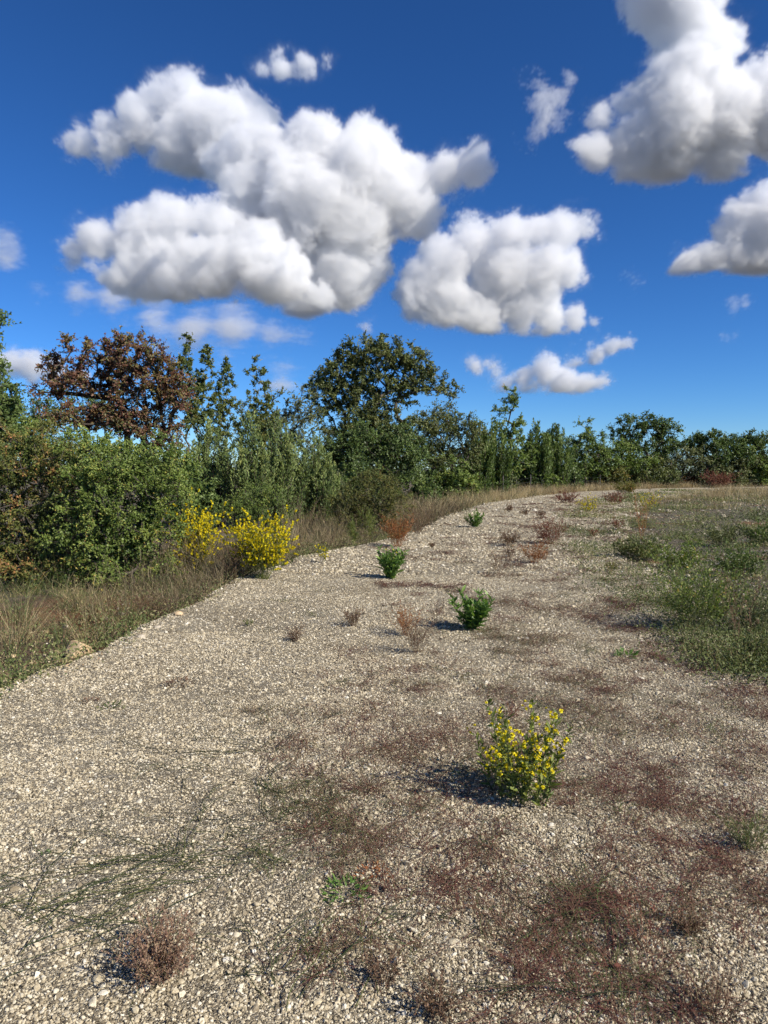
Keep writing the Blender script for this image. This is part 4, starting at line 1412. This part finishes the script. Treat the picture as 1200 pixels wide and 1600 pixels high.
def trailing(label, px, py, seed, n, ln, ang0, ang1, tint=.5):
    """a plant with long thin stems fanning out flat over the gravel"""
    rng = rg(seed)
    base = G(px, py)
    t = thing('trailing_weed', base, label, 'plant', 'long trailing weeds on the gravel')
    a = np.radians(rng.uniform(ang0, ang1, n))
    D = np.stack([np.cos(a), np.sin(a), np.zeros(n)], 1)
    k = 9
    P = base + rng.normal(0, .11, (n, 3)) * np.array([1, 1, 0])
    cv = rng.normal(0, .45, n)
    Q = lift(curves(rng, P, D, ln * rng.uniform(.35, 1.25, n), k, bend=np.stack([-D[:, 1] * cv, D[:, 0] * cv, np.zeros(n)], 1), wob=.035), rng, .012, .04)
    mb = MB()
    tb = np.clip(rng.normal(tint, .2, n), 0, 1)
    tubes(mb, Q, np.linspace(.0019, .0008, k)[None] * np.ones((n, 1)), 3, tb)
    tt = rng.uniform(.15, .9, (n, 3))
    X, T = along(Q, tt)
    X = X.reshape(-1, 3)
    D2 = T.reshape(-1, 3) + rdir(rng, n * 3) * .6
    D2[:, 2] *= .2
    Q2 = lift(curves(rng, X, unit(D2), ln * .25 * rng.uniform(.4, 1.1, n * 3), 5, wob=.04), rng, .01, .03)
    tubes(mb, Q2, np.linspace(.0016, .0008, 5)[None] * np.ones((n * 3, 1)), 3, np.clip(np.repeat(tb, 3) + rng.normal(0, .1, n * 3), 0, 1))
    mb.build('stems', M['trail'], t, base)
    lf = MB()
    tl = rng.uniform(.05, 1, (n * 3, 9))
    X, T = along(Q2, tl)
    X = X.reshape(-1, 3)
    T = T.reshape(-1, 3)
    kk = len(X)
    leaves(lf, X, unit(T + rdir(rng, kk) * .8), rdir(rng, kk, 1), .007 * rng.uniform(.5, 1.3, kk), .003, np.clip(rng.normal(tint, .2, kk), 0, 1))
    lf.build('foliage', M['trail'], t, base)


trailing('dark trailing weed fanning out left of the foreground yellow plant', 470, 1275, 501, 14, 1.0, 70, 235, .3)
trailing('green trailing weed fanning out to the left in the foreground', 330, 1350, 502, 17, .75, 120, 260, .65)
trailing('green trailing stems reaching in from the left foreground', 60, 1440, 503, 14, .9, -30, 150, .7)
trailing('sparse dark trailing weed above the pinkish feathery weed', 395, 1180, 504, 9, .9, 60, 200, .3)
trailing('thin trailing stems crossing the bottom right gravel', 960, 1500, 505, 10, .7, 60, 220, .2)
trailing('thin trailing green stems low in the centre foreground', 480, 1560, 506, 10, .6, 20, 200, .6)


# ------------------------------------------------------------------ verge vegetation (stuff nobody could count)
def verge_left():
    rng = rg(601)
    mb = MB()
    tw = MB()
    # dry and green grass in the strip between the shrubs and the gravel
    for j in range(1150):
        y = 4.2 + 46 * rng.random() ** 1.9
        l, _ = edges(y)
        wmax = np.interp(y, [4, 6, 9, 11, 14, 20, 30, 50], [3.2, 3.6, 3.6, 3.0, 3.5, 4.5, 6, 9])
        x = l - .12 - rng.random() * wmax
        if abs(x + 2.82) < .5 and y < 6.75 or y < 9 and rng.random() < .35:
            continue
        b = np.array([x, y, float(hz(x, y))])
        near = 1 if y < 12 else 0
        s_ = max(1, y / 12)
        tall = rng.random() < .3
        tuft(mb, rng, b, int(20 + 6 * near), (rng.uniform(.45, .95) if tall else rng.uniform(.12, .40)) * (1 + .45 * (y > 21 or y < 14 and y > 11)) * (.7 if 14 < y < 20 else 1), rng.uniform(.5, 1.2), .0062 * s_, .10 * s_, (rng.choice([.85, .75, .30, .5, .2]), .16))
    tag(mb.build('dry_grass', M['grass']), 'dry straw and green grass along the left verge', kind='stuff')
    # tangle of dry twiggy stalks
    for j in range(620):
        y = 4.8 + 26 * rng.random() ** 1.7
        l, _ = edges(y)
        x = l - .05 - rng.random() ** 1.2 * np.interp(y, [4, 9, 11, 14, 30], [2.6, 1.2, 1.4, 3.2, 4])
        if abs(x + 2.82) < .45 and y < 6.75 or y < 8 and rng.random() < .45:
            continue
        b = np.array([[x, y, float(hz(x, y))]])
        n = 9
        h = rng.uniform(.2, .6) * (1 + .8 * (y > 10.5)) * (.75 if y < 7.5 else .6 if 14 < y < 20 else 1)
        B = np.repeat(b, n, 0) + np.concatenate([rng.normal(0, .06, (n, 2)), np.zeros((n, 1))], 1)
        P = curves(rng, B, rdir(rng, n, 1.3), h * rng.uniform(.5, 1.1, n), 5, wob=.06)
        r_ = max(.0022, .00026 * y)
        tubes(tw, P, np.linspace(r_, r_ * .5, 5)[None] * np.ones((n, 1)), 3, np.clip(rng.normal(.25, .25, n), 0, 1))
        Q, T = along(P, rng.uniform(.25, .95, (n, 3)))
        Q = Q.reshape(-1, 3)
        P2 = curves(rng, Q, unit(T.reshape(-1, 3) + rdir(rng, n * 3) * .9), h * .35 * rng.uniform(.4, 1.1, n * 3), 4, wob=.07)
        ribbons(tw, P2, np.linspace(r_ * 1.5, r_ * .8, 4)[None] * np.ones((n * 3, 1)), np.clip(rng.normal(.45, .22, n * 3), 0, 1))
    lw = MB()
    for j in range(640):
        y = 4.6 + 14 * rng.random() ** 1.4
        l, _ = edges(y)
        x = l - .02 - rng.exponential(1.2)
        n = 46
        P = np.stack([x + rng.normal(0, .13, n), y + rng.normal(0, .15, n), np.zeros(n)], 1)
        P[:, 2] = hz(P[:, 0], P[:, 1]) + rng.random(n) ** 1.3 * rng.uniform(.04, .30)
        leaves(lw, P, rdir(rng, n, .6), unit(rdir(rng, n, .8) + [[.5, -.3, .4]]), .036 * rng.uniform(.5, 1.3, n), .014, np.clip(rng.normal(rng.choice([.3, .45, .8]), .12, n), 0, 1))
    tag(lw.build('low_verge_weeds', M['verge']), 'low green and brown weeds along the left edge of the track', kind='stuff')
    tag(tw.build('dry_twigs', M['greytwig']), 'tangle of dry grey brown stalks along the left verge', kind='stuff')


verge_left()


def far_grass():
    rng = rg(602)
    mb = MB()
    for j in range(1150):
        if j < 600:
            y = 24 + 52 * rng.random() ** .8
            l, r = edges(y)
            x = l - .2 - rng.random() * (1.6 + .05 * y)
        else:
            y = 30 + 62 * rng.random() ** .6
            x = (rng.uniform(960, 1215) - 600) / F * y
            l, r = edges(y)
            if l - .3 < x < r + .5:
                continue
        b = np.array([x, y, float(hz(x, y))])
        tuft(mb, rng, b, 30, rng.uniform(.35, .8) * (1 + .4 * (y > 42)), .45, .0004 * y, .45, (rng.choice([.85, .5, .9, .7]), .14), 3)
    tag(mb.build('far_dry_grass', M['straw']), 'pale dry grass in front of the far tree line', kind='stuff')


far_grass()


def verge_right():
    """the low weedy carpet right of the track"""
    rng = rg(603)
    mb = MB()
    for j in range(2600):
        y = 5.6 + 60 * rng.random() ** 2.3
        _, r = edges(y)
        x = r + rng.uniform(-.2, 1) ** 1 * np.interp(y, [5, 8, 12, 20, 60], [1.6, 3.2, 4.5, 8, 22])
        if x > .60 * y + 1:
            continue
        if wav(x, y, 1.1, 4) + .25 * rng.normal() < (-.3 if y < 12 else .05):
            continue
        s_ = max(1, y / 9)
        n = 60
        rad = rng.uniform(.12, .30) * s_ ** .5
        P = np.stack([x + rng.normal(0, rad, n), y + rng.normal(0, rad * 1.2, n), np.zeros(n)], 1)
        P[:, 2] = hz(P[:, 0], P[:, 1]) + rng.random(n) ** 1.5 * rng.uniform(.05, .24)
        tint = float(np.clip(.45 + .4 * wav(x, y, .55, 2) + rng.normal(0, .12), .1, .95))
        leaves(mb, P, rdir(rng, n, .6), unit(rdir(rng, n, .8) + [[.5, -.3, .4]]), .032 * s_ ** .8 * rng.uniform(.5, 1.3, n), .012 * s_ ** .8, np.clip(rng.normal(tint, .12, n), 0, 1))
        if rng.random() < (.3 if y < 16 else .8):
            tuft(mb, rng, np.array([x, y, float(hz(x, y))]), 14, rng.uniform(.15, .4), .8, .0042 * s_, .12 * s_, (rng.choice([.5, .78, .85]), .1))
    tag(mb.build('low_weeds', M['verge']), 'low grey green weeds covering the stony ground right of the track', kind='stuff')


verge_right()
# bushy weeds right of the track
for i, (px, py, hp, wp, mt, lab, n, nb, nl, fl) in enumerate((
        (1090, 985, 108, 170, 'green', 'big feathery green weed with pale seed heads at the right verge', 60, 9, 10, 0),
        (1000, 872, 40, 130, 'verge', 'dark green spreading weed at the right border of the track', 60, 8, 10, 0),
        (1060, 888, 52, 120, 'green', 'green weed between the dark spreading one and the feathery one', 44, 8, 10, 0),
        (1150, 900, 60, 120, 'dark', 'dark green bushy weed behind the feathery one at right', 50, 8, 10, 0),
        (1156, 1015, 130, 40, 'brownweed', 'tall thin brown stalks at the right edge', 7, 7, 6, 0),
        (1180, 985, 90, 90, 'olive', 'pale green weed cut by the right edge', 36, 8, 9, 0),
        (1130, 850, 40, 80, 'olive', 'low olive weed farther back on the right verge', 36, 7, 9, 0),
        (1190, 1040, 50, 70, 'verge', 'dark low weed at the right edge beside the gravel', 36, 7, 9, 0),
        (1190, 850, 40, 70, 'dark', 'dark low weed at the right edge farther back', 36, 7, 9, 0))):
    d = G(px, py)[1]
    t = twiggy('bushy_weed', lab, px, py, hp, wp, mt, 700 + i, n, nb, nl, (.0030 * d + .010, .0012 * d + .003), r=.0022, group='bushy weeds on the right verge', stem='brownweed' if mt == 'brownweed' else 'greenstem')
    if 'seed heads' in lab:
        rng = rg(780)
        base = G(px, py)
        fm = MB()
        X = base + np.stack([rng.normal(0, .26, 90), rng.normal(0, .2, 90), rng.uniform(.45, .80, 90)], 1)
        heads(fm, X, rng, .016)
        fm.build('seed_heads', M['fluff'], t, base)['kind'] = 'stuff'

# distinct straw clumps at left
for i, (px, py, hp, lab) in enumerate(((25, 985, 105, 'clump of long pale straw leaning at the left edge'), (130, 935, 60, 'bushy straw coloured grass clump beside the big rock'),
                                       (470, 850, 95, 'tall pale dry stalks right of the yellow bushes'), (520, 845, 70, 'shorter dry straw clump before the seedlings'))):
    rng = rg(800 + i)
    base = G(px, py)
    h = hp * base[1] / F
    t = thing('grass_clump', base, lab, 'grass', 'straw clumps on the left verge')
    mb = MB()
    tuft(mb, rng, base, 150, h, .75 if i < 2 else .4, .005, .22, (.72, .2), 6)
    mb.build('blades', M['straw'], t, base)
# dry twig bushes
for i, (px, py, hp, wp, lab) in enumerate(((370, 905, 62, 90, 'leafless brown twig bush in front of the yellow flowers'), (345, 800, 70, 110, 'grey leafless twig bush behind the yellow flowers'),
                                           (430, 815, 90, 80, 'bleached dry twig bush right of the yellow flowers'), (240, 950, 52, 110, 'low dark twig bush below the green shrub'),
                                           (500, 805, 80, 80, 'brown dry twig bush beneath the junipers'), (655, 835, 52, 60, 'dark dry bush at the inside of the bend'))):
    d = G(px, py)[1]
    twiggy('twig_bush', lab, px, py, hp, wp, 'greytwig' if i not in (0, 3, 5) else 'brownweed', 820 + i, 46, 9, 3, (.02, .006), r=.0022, group='leafless twig bushes on the left verge', cat='shrub', lean=.8)


# ------------------------------------------------------------------ stones
def rock(name, px, py, wpx, seed, mat, label, group=None, flatn=.7, cat='stone', sub=3):
    import bmesh
    rng = rg(seed)
    base = G(px, py)
    rad = wpx * base[1] / F * .5
    bm = bmesh.new()
    bmesh.ops.create_icosphere(bm, subdivisions=sub, radius=1)
    pl = rdir(rng, 9)
    dd = rng.uniform(.62, .95, 9)
    for v in bm.verts:
        p = np.array(v.co)
        for a, b in zip(pl, dd):          # planes knock facets off the ball
            e = p @ a - b
            if e > 0:
                p = p - a * e * .9
        p *= 1 + .05 * wav(p[0] * 3, p[1] * 3 + p[2] * 2, 2.5, seed)
        v.co = Vector(p * np.array([1, .8, flatn]) * rad)
    me = bpy.data.meshes.new(name)
    bm.to_mesh(me)
    bm.free()
    me.materials.append(M[mat])
    o = bpy.data.objects.new(name, me)
    COL.objects.link(o)
    o.location = base + np.array([0, 0, rad * flatn * .45])
    o.rotation_euler = (0, 0, rng.uniform(-.5, .5))
    return tag(o, label, cat, group)


rock('rock', 122, 1001, 50, 900, 'rusty_rock', 'big ochre rock in the dry grass at the left verge', flatn=.72, sub=4)
rock('rock', 742, 742, 46, 901, 'limestone', 'grey boulder half hidden before the middle junipers', flatn=.5)
rock('rock', 1000, 745, 52, 902, 'limestone', 'low grey rock heap before the far right bushes', flatn=.45)
rng = rg(910)
for i in range(46):
    left = i >= 32
    if left:
        px, py = [(150, 1012), (178, 985), (75, 1015), (215, 962), (60, 965), (190, 940), (35, 1040), (110, 1045), (165, 950), (250, 985), (285, 965), (220, 1000), (95, 960), (20, 1000)][i - 32]
        px += rng.normal(0, 4)
        w = rng.uniform(9, 18)
    else:
        py = 790 + 250 * rng.random() ** 1.3
        px = rng.uniform(np.interp(py, [790, 850, 1040], [1000, 975, 1110]), 1195)
        w = rng.uniform(5, 11)
    rock('stone', px, py, w, 920 + i, 'limestone' if not left or i % 3 else 'rusty_rock',
         'pale stone lying on the soil near the big ochre rock' if left else 'pale limestone fragment lying among the weeds right of the track',
         'stones on the left verge' if left else 'stones among the right weeds', rng.uniform(.45, .75), sub=2)

# ------------------------------------------------------------------ wire fence behind the far grass
fp = [(786, 50), (808, 53), (829, 56), (847, 58.5), (883, 62), (907, 65), (937, 68), (968, 71), (1000, 75)]
pts = [np.array([(px - 600) / F * y, y, 0]) for px, y in fp]
for p in pts:
    p[2] = float(hz(p[0], p[1]))
fence = thing('wire_fence', pts[0], 'old wire fence on thin dark posts before the far trees', 'fence')
rng = rg(950)
tops = []
for p in pts:
    mb = MB()
    tip = p + np.array([rng.normal(0, .05), rng.normal(0, .05), 1.55 + rng.normal(0, .06)])
    tubes(mb, np.stack([p - [0, 0, .1], (p + tip) / 2, tip])[None], np.array([[.055, .05, .045]]), 6)
    mb.add(tip + np.array([[.045 * math.cos(a), .045 * math.sin(a), 0] for a in np.arange(6) * math.pi / 3]), tris=[(0, i, i + 1) for i in range(1, 5)])
    mb.build('post', M['post'], fence, pts[0])
    tops.append(tip)
for f in (.25, .45, .65, .85):
    mb = MB()
    line = np.array([p + (t - p) * f for p, t in zip(pts, tops)])
    seg = []
    for a, b in zip(line[:-1], line[1:]):
        for q in np.linspace(0, 1, 5)[:-1]:
            seg.append(a + (b - a) * q - np.array([0, 0, .05 * math.sin(math.pi * q)]))
    seg.append(line[-1])
    tubes(mb, np.array(seg)[None], np.full((1, len(seg)), .004), 3)
    mb.build('wire', M['wire'], fence, pts[0])
